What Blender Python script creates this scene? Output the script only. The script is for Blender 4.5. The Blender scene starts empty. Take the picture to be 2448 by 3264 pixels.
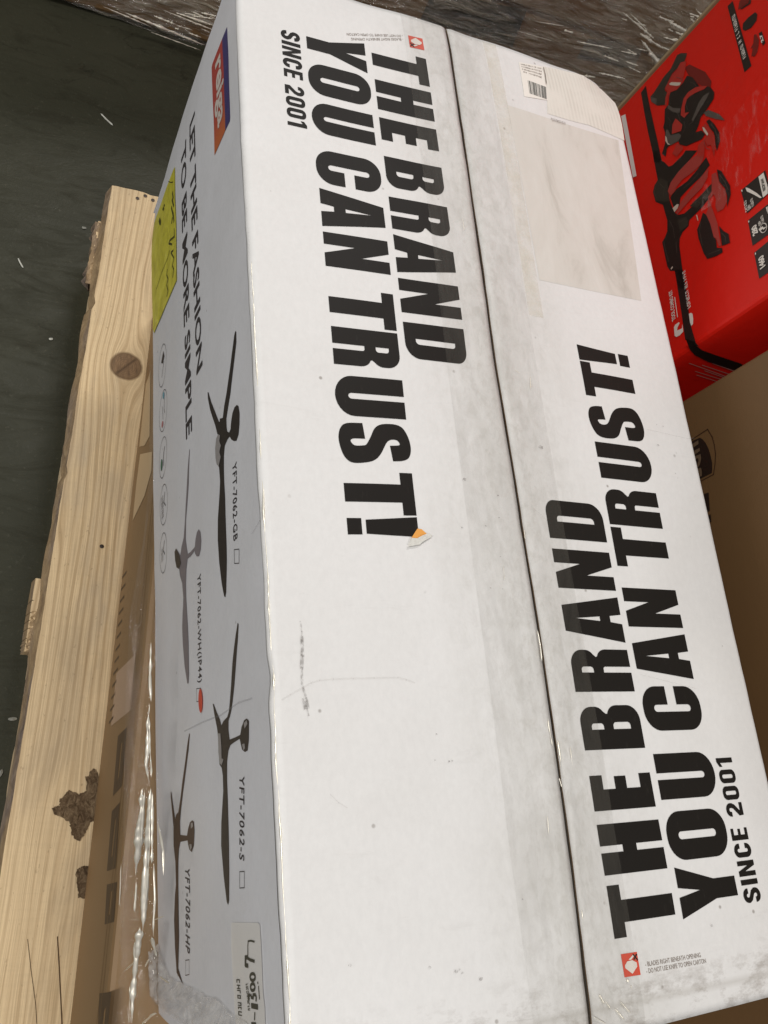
import bpy, bmesh, math, random
from mathutils import Vector, Matrix, noise, geometry
random.seed(7)
sc = bpy.context.scene
col = sc.collection

# ------------------------------------------------------------------ camera
CM = Matrix(((0.9013057, 0.0565967, 0.4294704), (-0.0919783, -0.9438177, 0.3174085), (0.4233060, -0.3255841, -0.8454626)))
CP = Vector((-0.1784903, 0.1612542, 0.5339625)); FPX = 2757.908
cam = bpy.data.objects.new('camera', bpy.data.cameras.new('camera')); col.objects.link(cam)
cam.matrix_world = Matrix(((CM[0][0], -CM[0][1], -CM[0][2], CP.x), (CM[1][0], -CM[1][1], -CM[1][2], CP.y), (CM[2][0], -CM[2][1], -CM[2][2], CP.z), (0, 0, 0, 1)))
cam.data.sensor_fit = 'HORIZONTAL'; cam.data.sensor_width = 36; cam.data.lens = 36 * FPX / 2448
cam.data.clip_start = 0.02; cam.data.clip_end = 100
sc.camera = cam

# ------------------------------------------------------------------ light: warehouse lamps high overhead
w = bpy.data.worlds.new('World'); sc.world = w; w.use_nodes = True
w.node_tree.nodes['Background'].inputs[0].default_value = (0.90, 0.92, 0.95, 1)
w.node_tree.nodes['Background'].inputs[1].default_value = 0.30
def lamp(loc, tgt, sx, sy, power, colr):
    d = bpy.data.lights.new('high_bay_lamp', 'AREA'); d.shape = 'RECTANGLE'; d.size = sx; d.size_y = sy; d.energy = power; d.color = colr
    o = bpy.data.objects.new('high_bay_lamp', d); col.objects.link(o); o.location = loc
    o.rotation_euler = (Vector(tgt) - Vector(loc)).to_track_quat('-Z', 'Y').to_euler()
    return o
WARM = (1.0, 0.957, 0.912)
lamp((1.1, 3.4, 3.6), (0.2, 0.4, 0), 1.6, 0.45, 69, WARM)
lamp((-2.5, 0.1, 3.4), (0.0, 0.4, -.2), 0.45, 1.6, 93, WARM)
lamp((0.5, -2.5, 3.5), (0.2, 0.3, 0), 1.4, 0.5, 44, WARM)
sc.view_settings.view_transform = 'Standard'; sc.view_settings.look = 'None'; sc.view_settings.gamma = 1; sc.view_settings.exposure = 0.0
sc.cycles.max_bounces = 8; sc.cycles.transparent_max_bounces = 16

# ------------------------------------------------------------------ helpers
L, W, H = 0.873, 0.42, 0.3658
ZP, ZF = -0.60, -0.74                       # pallet deck top, floor
def ray(X, Y):
    return CM @ Vector(((X - 1224) / FPX, (Y - 1632) / FPX, 1.0))
def onz(X, Y, z=0.0):
    d = ray(X, Y); return CP + d * ((z - CP.z) / d.z)
def onp(X, Y, n, c):
    d = ray(X, Y); return CP + d * ((c - n.dot(CP)) / n.dot(d))
def px(o, k, pts):                          # measured points: origin, enlargement -> photo position
    return [(o[0] + a / k, o[1] + b / k) for a, b in pts]

def nd(nt, t, **kw):
    n = nt.nodes.new(t)
    for k, v in kw.items(): setattr(n, k, v)
    return n
class Mat:
    def __init__(s, name, color=(.8, .8, .8), rough=.6, spec=.5, metal=0, alpha=1, coat=0):
        s.m = bpy.data.materials.new(name); s.m.use_nodes = True; s.nt = s.m.node_tree
        s.b = s.nt.nodes['Principled BSDF']; s.b.inputs['Base Color'].default_value = (*color, 1)
        s.b.inputs['Roughness'].default_value = rough; s.b.inputs['Specular IOR Level'].default_value = spec
        s.b.inputs['Metallic'].default_value = metal; s.b.inputs['Alpha'].default_value = alpha
        s.b.inputs['Coat Weight'].default_value = coat
        s.tc = nd(s.nt, 'ShaderNodeTexCoord'); s.lk = s.nt.links.new
    def map(s, scale=(1, 1, 1), rot=(0, 0, 0), loc=(0, 0, 0)):
        n = nd(s.nt, 'ShaderNodeMapping'); n.inputs['Scale'].default_value = scale; n.inputs['Rotation'].default_value = rot; n.inputs['Location'].default_value = loc
        s.lk(s.tc.outputs['Object'], n.inputs[0]); return n.outputs[0]
    def noise(s, vec, scale, detail=4, rough=.55, dist=0):
        n = nd(s.nt, 'ShaderNodeTexNoise'); n.inputs['Scale'].default_value = scale; n.inputs['Detail'].default_value = detail
        n.inputs['Roughness'].default_value = rough; n.inputs['Distortion'].default_value = dist; s.lk(vec, n.inputs['Vector']); return n.outputs['Fac']
    def ramp(s, fac, stops):
        n = nd(s.nt, 'ShaderNodeValToRGB'); e = n.color_ramp.elements
        while len(e) < len(stops): e.new(.5)
        for i, (p, c) in enumerate(stops):
            e[i].position = p; e[i].color = (c, c, c, 1) if isinstance(c, (int, float)) else (*c, 1)
        s.lk(fac, n.inputs[0]); return n.outputs[0]
    def mth(s, op, a, b=None, clamp=False):
        n = nd(s.nt, 'ShaderNodeMath', operation=op, use_clamp=clamp)
        for i, v in enumerate((a, b)):
            if v is None: continue
            if isinstance(v, (int, float)): n.inputs[i].default_value = v
            else: s.lk(v, n.inputs[i])
        return n.outputs[0]
    def mix(s, fac, a, b, mode='MIX'):
        n = nd(s.nt, 'ShaderNodeMix', data_type='RGBA', blend_type=mode)
        for i, v in ((0, fac), (6, a), (7, b)):
            if isinstance(v, (int, float)): n.inputs[i].default_value = v
            elif isinstance(v, tuple): n.inputs[i].default_value = (*v, 1)
            else: s.lk(v, n.inputs[i])
        return n.outputs[2]
    def base(s, c): s.lk(c, s.b.inputs['Base Color'])
    def bump(s, h, strength=.3, dist=.002):
        n = nd(s.nt, 'ShaderNodeBump'); n.inputs['Strength'].default_value = strength; n.inputs['Distance'].default_value = dist
        s.lk(h, n.inputs['Height']); s.lk(n.outputs[0], s.b.inputs['Normal']); return n
    def sep(s, vec=None):
        n = nd(s.nt, 'ShaderNodeSeparateXYZ'); s.lk(vec if vec is not None else s.tc.outputs['Object'], n.inputs[0]); return n.outputs

def empty(name, label, cat, loc, rz=0, group=None):
    o = bpy.data.objects.new(name, None); col.objects.link(o); o.location = loc; o.rotation_euler = (0, 0, rz); o.empty_display_size = .05
    o['label'] = label; o['category'] = cat
    if group: o['group'] = group
    return o
def tag(o, label, cat, group=None):
    o['label'] = label; o['category'] = cat
    if group: o['group'] = group
    return o
WM = {}
def wm(o):                                  # world matrix without waiting for the depsgraph
    m = Matrix.Translation(o.location) @ o.rotation_euler.to_matrix().to_4x4()
    if o.parent: m = wm(o.parent) @ o.matrix_parent_inverse @ m
    return m
def link(name, me, mat, parent=None, world=True, smooth=False, bevel=0):
    o = bpy.data.objects.new(name, me); col.objects.link(o)
    for m in (mat if isinstance(mat, list) else [mat]): me.materials.append(m.m if isinstance(m, Mat) else m)
    if parent is not None:
        o.parent = parent
        if world: o.matrix_parent_inverse = wm(parent).inverted()
    if smooth:
        for p in me.polygons: p.use_smooth = True
    if bevel:
        b = o.modifiers.new('bevel', 'BEVEL'); b.width = bevel; b.segments = 2; b.limit_method = 'ANGLE'
    return o
def mesh(name, vs, fs):
    me = bpy.data.meshes.new(name); me.from_pydata([tuple(v) for v in vs], [], fs); me.update(); return me
def grid(name, us, vs, f):
    P = [f(u, v) for v in vs for u in us]; n = len(us)
    F = [(j * n + i, j * n + i + 1, (j + 1) * n + i + 1, (j + 1) * n + i) for j in range(len(vs) - 1) for i in range(n - 1)]
    return mesh(name, P, F)
def lin(a, b, n): return [a + (b - a) * i / (n - 1) for i in range(n)]
def boxmesh(name, x0, x1, y0, y1, z0, z1):
    v = [(x, y, z) for z in (z0, z1) for y in (y0, y1) for x in (x0, x1)]
    return mesh(name, v, [(0, 2, 3, 1), (4, 5, 7, 6), (0, 1, 5, 4), (2, 6, 7, 3), (0, 4, 6, 2), (1, 3, 7, 5)])
def boxf(name, f, a0, a1, b0, b1, c0, c1):   # box in a frame: f(a,b,c)->world
    v = [f(a, b, c) for c in (c0, c1) for b in (b0, b1) for a in (a0, a1)]
    return mesh(name, v, [(0, 2, 3, 1), (4, 5, 7, 6), (0, 1, 5, 4), (2, 6, 7, 3), (0, 4, 6, 2), (1, 3, 7, 5)])

def fill(loops):                             # 2D loops (outer + holes) -> (verts, faces)
    cu = bpy.data.curves.new('t', 'CURVE'); cu.dimensions = '2D'; cu.fill_mode = 'BOTH'
    for lp in loops:
        sp = cu.splines.new('POLY'); sp.points.add(len(lp) - 1)
        for i, p in enumerate(lp): sp.points[i].co = (p[0], p[1], 0, 1)
        sp.use_cyclic_u = True
    return take(bpy.data.objects.new('t', cu))
def take(o):
    col.objects.link(o); dg = bpy.context.evaluated_depsgraph_get()
    me = bpy.data.meshes.new_from_object(o.evaluated_get(dg))
    vs = [(v.co.x, v.co.y) for v in me.vertices]; fs = [tuple(p.vertices) for p in me.polygons]
    bpy.data.meshes.remove(me); d = o.data; bpy.data.objects.remove(o); bpy.data.curves.remove(d)
    return vs, fs
def typeset(body, bold=0.0, shear=0, space=1.0):          # built-in font, outline scaled to the unit box
    cu = bpy.data.curves.new('t', 'FONT'); cu.body = body; cu.offset = bold; cu.shear = shear; cu.space_character = space; cu.resolution_u = 3
    vs, fs = take(bpy.data.objects.new('t', cu))
    xs = [v[0] for v in vs]; ys = [v[1] for v in vs]
    a, b, c, d = min(xs), max(xs), min(ys), max(ys)
    return [((x - a) / (b - a), (y - c) / (d - c)) for x, y in vs], fs
def unread(n, seed=1):                      # print too small to read: a row of letter-like marks
    rg = random.Random(seed); V_, F_ = [], []; x = 0
    def bar(a, b, c, d): k = len(V_); V_.extend([(a, b), (c, b), (c, d), (a, d)]); F_.append((k, k + 1, k + 2, k + 3))
    for i in range(n):
        if rg.random() < .16: x += .5; continue
        w_ = rg.uniform(.45, .7); bar(x, 0, x + .2, 1)
        for t in rg.sample((0, .4, .8), rg.choice((1, 2, 2))): bar(x + .2, t, x + w_, t + .2)
        if rg.random() < .5: bar(x + w_, 0, x + w_ + .18, 1)
        x += w_ + .36
    return [(a / x, b) for a, b in V_], F_
class Decal:                                 # collects printed shapes, drapes them over a surface
    def __init__(s): s.v = []; s.f = []; s.ch = []
    def add(s, vf, mp=None):
        vs, fs = vf; n = len(s.v); s.ch.append((n, len(vs), len(s.f), len(fs))); s.v += [mp(*v) if mp else v for v in vs]; s.f += [tuple(i + n for i in f) for f in fs]; return s
    def poly(s, loops, mp=None): return s.add(fill(loops), mp)
    def stroke(s, pts, wd, mp=None):
        for (a, b) in zip(pts[:-1], pts[1:]):
            a = Vector(a[:2]); b = Vector(b[:2]); d = (b - a)
            if d.length < 1e-7: continue
            d.normalize(); p = Vector((-d.y, d.x)) * wd / 2; a2 = a - d * wd * .3; b2 = b + d * wd * .3
            s.add(([tuple(a2 + p), tuple(a2 - p), tuple(b2 - p), tuple(b2 + p)], [(0, 1, 2, 3)]), mp)
        return s
    def split(s, *a):                        # one object for each printed shape
        out = []
        for (n, k, m, q) in s.ch:
            e = Decal(); e.v = s.v[n:n + k]; e.f = [tuple(i - n for i in f) for f in s.f[m:m + q]]; out.append(e.build(*a))
        return out
    def build(s, name, mat, parent, surf, off=.0003, step=.012, flip=False):
        me = bpy.data.meshes.new(name); bm = bmesh.new()
        vv = [bm.verts.new((a, b, 0)) for a, b in s.v]
        for f in s.f:
            try: bm.faces.new([vv[i] for i in f])
            except ValueError: pass
        if step and s.v:
            for ax in (0, 1):
                lo = min(v[ax] for v in s.v); hi = max(v[ax] for v in s.v)
                k = math.floor(lo / step) + 1
                while k * step < hi:
                    co = [0, 0, 0]; no = [0, 0, 0]; co[ax] = k * step; no[ax] = 1
                    bmesh.ops.bisect_plane(bm, geom=bm.verts[:] + bm.edges[:] + bm.faces[:], dist=1e-6, plane_co=co, plane_no=no); k += 1
        for v in bm.verts: v.co = surf(v.co.x, v.co.y, off)
        bm.to_mesh(me); bm.free()
        return link(name, me, mat, parent)

def N(x, y, z=0): return noise.noise(Vector((x, y, z)))
# ------------------------------------------------------------------ surfaces of the white carton
SEAM = .2128
_sm = [(.0, .2086), (.011, .2088), (.10, .2122), (.193, .2141), (.30, .2137), (.407, .2136), (.50, .2114), (.61, .2122), (.72, .2115), (.869, .2138), (.88, .2138)]
def seamx(y):
    for (a, b), (c, d) in zip(_sm, _sm[1:]):
        if y <= c: return b + (d - b) * max(0, (y - a) / (c - a)) + .0003 * N(y * 60, 1, 1)
    return d
def zt(x, y):
    z = .0019 * N(x * 6, y * 4, 3) + .0005 * N(x * 22, y * 17, 8)
    z += .0012 * math.exp(-((x - SEAM) / .02) ** 2) * (.4 + N(0, y * 9, 1))
    e = max(0, (y - (L - .05)) / .05); z -= .004 * e * e * (1 + N(x * 12, 3, 3)) * .8
    c = max(0, 1 - math.hypot(x - W, y - L) / .06); z -= .010 * c * c
    c = max(0, 1 - math.hypot(x, y - L) / .05); z -= .006 * c * c
    e = max(0, (.02 - y) / .02); z -= .002 * e * e
    return z
def top(x, y, o=0): return Vector((x, y, zt(x, y) + o))
def xs(y, z):
    b = .0010 * N(y * 7, z * 9, 5) + .0004 * N(y * 30, z * 25, 2)
    b += .0035 * math.exp(-((y - .245) / .012) ** 2) * max(0, 1 + z / .12) * -.5      # dent by the edge
    b += .004 * math.sin(math.pi * min(1, max(0, -z / H)))                                # gentle bulge
    e = max(0, (y - .80) / .07); b -= .004 * e * e
    b += (.0012 * N(y * 9, 1, 1) + .0005 * N(y * 60, 2, 1)) * max(0, 1 + z / .03)
    return b
def side(y, z, o=0): return Vector((-xs(y, z) - o, y, z))
def S(X, Y):                                # photo -> (y, z) on the side wall
    d = ray(X, Y); q = CP + d * ((-.002 - CP.x) / d.x); return (q.y, q.z)
def T(X, Y): q = onz(X, Y); return (q.x, q.y)

# ------------------------------------------------------------------ materials
floor_m = Mat('floor_concrete', rough=.55, spec=.22)
f = floor_m; n1 = f.noise(f.map(), 2.2, 8, .65, .6); n2 = f.noise(f.map((1, 3, 1), (0, 0, .5)), 9, 6, .7, 1.2); n3 = f.noise(f.map(), 160, 3)
c = f.ramp(n1, [(.3, (.034, .035, .022)), (.7, (.058, .058, .038))])
c = f.mix(f.ramp(n2, [(.50, 0), (.72, .55)]), c, (.020, .018, .009)); c = f.mix(f.ramp(n3, [(.62, 0), (.78, .30)]), c, (.12, .115, .085))
f.base(c); f.lk(f.ramp(n2, [(.3, .38), (.7, .62)]), f.b.inputs['Roughness']); ck = f.ramp(f.mth('ABSOLUTE', f.mth('SUBTRACT', f.noise(f.map((1, 1.6, 1), (0, 0, .3)), 3.1, 7, .6, .5), .5)), [(.0, 1), (.006, 0)])
c2 = f.mix(f.mth('MULTIPLY', ck, f.ramp(n1, [(.45, 0), (.6, .6)])), c, (.012, .011, .007)); f.base(c2)
f.bump(f.mth('ADD', n2, f.mth('MULTIPLY', n3, .4)), .35, .003)

def paper(name, colr, side_wall=False):
    m = Mat(name, rough=.42 if side_wall else .55, spec=.4)
    big = m.noise(m.map(), 6, 5, .6, .4); fine = m.noise(m.map(), 90, 5, .6); sp = m.noise(m.map(), 340, 2, .5)
    dirtc = tuple(a * b for a, b in zip(colr, (.78, .76, .72)))
    c = m.mix(m.ramp(big, [(.35, 0), (.75, .30)]), colr, dirtc)
    x, y, z = m.sep()
    if not side_wall:
        d = m.mth('ABSOLUTE', m.mth('SUBTRACT', x, SEAM))
        band = m.ramp(m.mth('ADD', d, m.mth('MULTIPLY', m.noise(m.map((1, .25, 1)), 20, 4), .06)), [(.03, 1.0), (.115, 0)])
        sm = m.ramp(m.noise(m.map((2.4, .6, 1)), 26, 8, .68, .8), [(.36, 0), (.68, 1)])
        c = m.mix(m.mth('MULTIPLY', m.mth('MULTIPLY', band, sm), .34), c, (.40, .385, .33))
        sm2 = m.ramp(m.noise(m.map((1.2, .8, 1), (0, 0, 0), (4, 4, 0)), 95, 8, .75, .4), [(.46, 0), (.66, 1)])
        c = m.mix(m.mth('MULTIPLY', m.mth('MULTIPLY', band, sm2), .42), c, (.36, .34, .29))
        c = m.mix(m.mth('MULTIPLY', band, .20), c, (.54, .525, .48))
        en = m.ramp(y, [(.0, 1), (.022, .75), (.05, 0)])
        c = m.mix(m.mth('MULTIPLY', m.mth('MULTIPLY', en, m.ramp(m.noise(m.map((1, 1.8, 1)), 34, 8, .72), [(.50, 0), (.68, 1)])), .7), c, (.20, .16, .12))
        cr = m.ramp(m.mth('ABSOLUTE', m.mth('SUBTRACT', m.mth('ADD', y, m.mth('MULTIPLY', x, .02)), .0225)), [(0, 1), (.0013, 0)])
        c = m.mix(m.mth('MULTIPLY', cr, .30), c, (.28, .25, .2))
        sc_ = m.ramp(m.noise(m.map((7, 1.2, 1), (0, 0, .9)), 30, 8, .8, 1.4), [(.70, 0), (.76, 1)])
        c = m.mix(m.mth('MULTIPLY', sc_, .25), c, (.40, .38, .33))
    fib = m.ramp(m.noise(m.map((1, .6, 1)), 230, 5, .7), [(.35, 0), (.7, 1)])
    c = m.mix(m.mth('MULTIPLY', fib, .13), c, tuple(t * .60 for t in colr))
    rub = m.ramp(m.noise(m.map((.5, 2.6, 1), (0, 0, .25), (7, 3, 0)), 24, 9, .8, .6), [(.58, 0), (.70, 1)])
    c = m.mix(m.mth('MULTIPLY', rub, .14), c, (.42, .40, .37))
    v = nd(m.nt, 'ShaderNodeTexVoronoi'); v.inputs['Scale'].default_value = 42; m.lk(m.map(), v.inputs['Vector'])
    spk = m.mth('MULTIPLY', m.ramp(v.outputs['Distance'], [(.035, 1), (.075, 0)]), m.ramp(m.noise(m.map(), 25, 2), [(.50, 0), (.60, 1)]))
    c = m.mix(m.mth('MULTIPLY', spk, .6), c, (.16, .13, .10))
    m.base(c)
    h = m.mth('ADD', m.mth('MULTIPLY', big, 1.2), m.mth('ADD', m.mth('MULTIPLY', fine, .22), m.mth('MULTIPLY', sp, .06)))
    m.bump(h, .30, .003)
    return m
white_m = paper('white_coated_board', (.775, .770, .757))
whites_m = paper('white_side_board', (.77, .775, .80), True)
kraft_m = Mat('kraft_board', rough=.6)
def kraftify(m, a, b, rough=.6):
    g = m.noise(m.map((1, 1, 14)), 40, 4, .6); g2 = m.noise(m.map(), 5, 5, .6, .6)
    m.base(m.mix(g2, m.mix(g, a, b), tuple(t * .8 for t in a))); m.bump(g, .15, .001); m.b.inputs['Roughness'].default_value = rough
kraftify(kraft_m, (.30, .185, .085), (.24, .145, .062))
kraftd_m = Mat('dark_kraft_board', rough=.62); kraftify(kraftd_m, (.165, .088, .032), (.145, .076, .026))
kraftb_m = Mat('kraft_board_back', rough=.5); kraftify(kraftb_m, (.27, .165, .075), (.17, .098, .040))
edge_m = Mat('corrugated_edge', (.16, .09, .035), .8)
ink_m = Mat('black_print', (.015, .013, .011), .5, .14)
n_ = ink_m.noise(ink_m.map(), 60, 6, .7); n2_ = ink_m.noise(ink_m.map((5, 1, 1), (0, 0, .4)), 60, 6, .7)
ink_m.base(ink_m.mix(ink_m.ramp(n2_, [(.60, 0), (.74, .5)]), (.015, .013, .011), (.042, .038, .032)))
ink2_m = Mat('thin_print', (.045, .038, .04), .5)
greyink_m = Mat('small_print', (.24, .20, .17), .6)
red_m = Mat('red_print', (.62, .07, .035), .5)
whiteink_m = Mat('white_print', (.72, .67, .60), .5)
tape_m = Mat('clear_tape', (.62, .60, .53), .22, .32, alpha=.16)
tn = tape_m.noise(tape_m.map((1.6, .35, 1)), 36, 8, .7, .9); tn2 = tape_m.noise(tape_m.map((5, .3, 1)), 60, 5, .6)
tape_m.base(tape_m.ramp(tn, [(.35, (.42, .40, .34)), (.7, (.24, .22, .18))]))
tape_m.lk(tape_m.ramp(tn, [(.35, .03), (.7, .13)]), tape_m.b.inputs['Alpha']); tape_m.bump(tape_m.mth('ADD', tn, tn2), .55, .0022)

def film(name, a=.10, rough=.10, scale=(1, 1, 1), s=30, strength=.9, dist=.004, tint=(.8, .8, .78), rot=(0, 0, 0), grow=(.55, .80, .30)):
    m = bpy.data.materials.new(name); m.use_nodes = True; nt = m.node_tree
    M = Mat.__new__(Mat); M.m = m; M.nt = nt; M.lk = nt.links.new; M.b = nt.nodes['Principled BSDF']; M.tc = nd(nt, 'ShaderNodeTexCoord')
    M.b.inputs['Base Color'].default_value = (*tint, 1); M.b.inputs['Roughness'].default_value = rough; M.b.inputs['Specular IOR Level'].default_value = .9
    n = M.noise(M.map(scale, rot), s, 6, .62, 1.0)
    M.lk(M.ramp(n, [(grow[0], a), (grow[1], grow[2])]), M.b.inputs['Alpha']); M.bump(n, strength, dist)
    gl = nd(nt, 'ShaderNodeBsdfGlossy'); gl.inputs['Roughness'].default_value = rough; gl.inputs['Color'].default_value = (1, 1, 1, 1)
    bn = nd(nt, 'ShaderNodeBump'); bn.inputs['Strength'].default_value = strength; bn.inputs['Distance'].default_value = dist; M.lk(n, bn.inputs['Height']); M.lk(bn.outputs[0], gl.inputs['Normal'])
    mx = nd(nt, 'ShaderNodeMixShader'); mx.inputs[0].default_value = .10; M.lk(M.b.outputs[0], mx.inputs[1]); M.lk(gl.outputs[0], mx.inputs[2])
    M.lk(mx.outputs[0], nt.nodes['Material Output'].inputs['Surface'])
    M.fac = mx
    return M

# ------------------------------------------------------------------ the setting
fl = link('floor', grid('floor', lin(-4, 5, 40), lin(-4, 6, 40), lambda x, y: (x, y, ZF)), floor_m); fl['kind'] = 'structure'

# ------------------------------------------------------------------ wooden pallet
ANG = math.atan2(.1161, .9932)
P0 = Vector((-.1676, -.2166, ZF))
pal = empty('wooden_pallet', 'pale pine pallet with a round knot and bark edge under the brown carton', 'pallet', P0, -ANG)
wood_m = Mat('pine', rough=.62, spec=.3)
def woodify(m, knots=(), light=(.86, .665, .40), dark=(.40, .25, .115), seed=0.0):
    x, y, z = m.sep()
    def deflect(xin):
        out = xin
        for (kx, ky, R) in knots:
            dx = m.mth('SUBTRACT', xin, kx); dy = m.mth('MULTIPLY', m.mth('SUBTRACT', y, ky), .55)
            r2 = m.mth('ADD', m.mth('ADD', m.mth('MULTIPLY', dx, dx), m.mth('MULTIPLY', dy, dy)), R * R * .55)
            out = m.mth('SUBTRACT', out, m.mth('DIVIDE', m.mth('MULTIPLY', dx, R * R * 1.1), r2))
        return out
    wob = m.mth('MULTIPLY', m.mth('SUBTRACT', m.noise(m.map((1, .10, 1), (0, 0, 0), (seed, seed, 0)), 11, 3, .45), .5), .070)
    psi = m.mth('ADD', deflect(x), wob)
    cmb = nd(m.nt, 'ShaderNodeCombineXYZ'); m.lk(psi, cmb.inputs[0]); m.lk(m.mth('MULTIPLY', y, .012), cmb.inputs[1]); m.lk(z, cmb.inputs[2])
    fine = m.noise(cmb.outputs[0], 620, 4, .65)
    sn = m.mth('ADD', m.mth('MULTIPLY', m.mth('SINE', m.mth('MULTIPLY', m.mth('ADD', psi, m.mth('MULTIPLY', m.noise(m.map((1, .5, 1)), 38, 4, .6), .0035)), 560)), .5), .5)
    ring = m.mth('MULTIPLY', m.mth('POWER', sn, 3.0), m.ramp(m.noise(m.map((1, .2, 1)), 9, 3), [(.35, .25), (.65, 1)]))
    c = m.mix(m.mth('MULTIPLY', ring, .60), light, dark)
    c = m.mix(m.mth('MULTIPLY', m.ramp(fine, [(.40, 0), (.66, 1)]), .42), c, tuple(t * .72 for t in dark))
    stain = m.ramp(m.noise(m.map((1, .30, 1), (0, 0, 0), (3, 1, 0)), 11, 6, .65, .5), [(.50, 0), (.72, 1)])
    c = m.mix(m.mth('MULTIPLY', stain, .55), c, (.36, .28, .19))
    saw = m.noise(m.map((.10, 1, 1), (0, 0, .06)), 260, 3, .6)
    c = m.mix(m.mth('MULTIPLY', m.ramp(saw, [(.45, 0), (.75, 1)]), .14), c, (.50, .38, .22))
    gr = m.ramp(m.noise(m.map((1, .22, 1), (0, 0, 0), (9, 4, 0)), 8, 5, .6), [(.54, 0), (.66, 1)])
    c = m.mix(m.mth('MULTIPLY', gr, .50), c, (.42, .37, .30))
    pit = m.ramp(m.noise(m.map((1, .5, 1)), 210, 3, .6), [(.66, 0), (.74, 1)])
    c = m.mix(m.mth('MULTIPLY', pit, .35), c, (.18, .11, .06))
    for (kx, ky, R) in knots:
        dx = m.mth('SUBTRACT', x, kx); dy = m.mth('SUBTRACT', y, ky)
        r = m.mth('SQRT', m.mth('ADD', m.mth('MULTIPLY', dx, dx), m.mth('MULTIPLY', dy, dy)))
        rr = m.mth('ADD', r, m.mth('MULTIPLY', m.mth('SUBTRACT', m.noise(m.map(), 60, 3), .5), .004))
        kc = m.mix(m.mth('ADD', m.mth('MULTIPLY', m.mth('SINE', m.mth('MULTIPLY', rr, 2300)), .22), .35), (.30, .19, .10), (.19, .11, .055))
        kc = m.mix(m.ramp(m.noise(m.map((2, .5, 1), (0, 0, .7)), 130, 6, .7), [(.45, 0), (.68, .75)]), kc, (.10, .06, .035))
        kc = m.mix(m.ramp(m.mth('ABSOLUTE', m.mth('SUBTRACT', dx, m.mth('MULTIPLY', dy, .8))), [(.0, .8), (.0009, 0)]), kc, (.07, .04, .02))
        c = m.mix(m.ramp(rr, [(R * .90, 1), (R * .96, 0)]), c, kc)
        c = m.mix(m.mth('MULTIPLY', m.ramp(m.mth('ABSOLUTE', m.mth('SUBTRACT', rr, R * .94)), [(0, 1), (.0014, 0)]), .7), c, (.13, .07, .03))
    m.base(c); m.bump(m.mth('ADD', m.mth('MULTIPLY', ring, .5), fine), .35, .0012)
    return c
woodify(wood_m, [(.0592, 1.0150, .0215)])
wood2_m = Mat('pine_plain', rough=.65, spec=.3); woodify(wood2_m, seed=2.7)
bark_m = Mat('bark_edge', rough=.85, spec=.2)
bn_ = bark_m.noise(bark_m.map((1, .6, 1)), 60, 7, .7, .8); bn2_ = bark_m.noise(bark_m.map((1, .35, 1), (0, 0, 0), (5, 2, 0)), 14, 4, .6)
bark_m.base(bark_m.mix(bark_m.ramp(bn2_, [(.42, 0), (.56, 1)]), bark_m.ramp(bn_, [(.3, (.10, .075, .06)), (.7, (.34, .27, .22))]), bark_m.ramp(bn_, [(.3, (.24, .16, .09)), (.7, (.50, .36, .20))])))
bark_m.bump(bn_, .8, .004)
rot_m = Mat('torn_bark', rough=.9, spec=.15)
rn = rot_m.noise(rot_m.map((1.5, .8, 1)), 95, 9, .8, 1.2); rot_m.base(rot_m.ramp(rn, [(.34, (.07, .042, .024)), (.48, (.21, .14, .08)), (.64, (.44, .32, .19))])); rot_m.bump(rn, 1.0, .006)

def board(name, x0, x1, y0, y1, z0, z1, mat, par, seed, wob=.0013, wane=0.0, chipend=.006):
    n = 150; ys = lin(y0, y1, n); ring = []
    Lf, Rt = [], []
    for y in ys:
        wv = wob * N(y * 14, seed, 0) + wob * .7 * N(y * 55, seed, 4)
        nt_ = -.0 if random.random() > .02 else .003
        Lf.append((x0 + wv + nt_, y)); Rt.append((x1 + wob * N(y * 14, seed, 9), y))
    end = [(x0 + (x1 - x0) * t, y1 + chipend * (1 - abs(2 * t - .75)) + .003 * N(t * 9, seed, 2)) for t in lin(.06, .94, 14)]
    out = Lf + end + Rt[::-1]
    m = len(out); V = []; 
    for k, z in ((0, z1), (1, z0)):
        for i, (x, y) in enumerate(out):
            dx = 0
            if i < n: dx = (-wane * (.4 + .6 * abs(N(y * 9, seed, 7))) if k else .0015)
            V.append((x + dx, y, z))
    F = [tuple(range(m)), tuple(range(2 * m - 1, m - 1, -1))] + [(i + m, (i + 1) % m + m, (i + 1) % m, i) for i in range(m)]
    me = mesh(name, V, F)
    mt = mat if isinstance(mat, list) else [mat]
    o = link(name, me, mt, par, world=False)
    if len(mt) > 1:
        for i in range(n - 1): me.polygons[2 + i].material_index = 1
    return o
zl = lambda z: z - ZF
board('deck_board', .0, .150, -.35, 1.318, zl(-.622), zl(ZP), [wood_m, bark_m], pal, 1.3, wane=.010)
for k, x in enumerate((.185, .325, .465, .605, .745)):
    board('deck_board', x, x + .10, -.35, 1.30, zl(-.622), zl(ZP), wood2_m, pal, 3 + k)
for y in (.02, .60, 1.17):
    board('stringer_board', -.014 + (0.004 if y > 1 else 0), .86, y, y + .095, zl(-.646), zl(-.6235), [wood2_m, bark_m], pal, 9 + y, wane=.004, chipend=0)
    for x in (.0, .38, .76): link('block', boxmesh('block', x + .008, x + .095, y, y + .095, zl(-.724), zl(-.6465)), wood2_m, pal, world=False)
for x in (.0, .38, .76): board('bottom_board', x, x + .1, -.35, 1.29, .001, .0155, wood2_m, pal, 30 + x)
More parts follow.
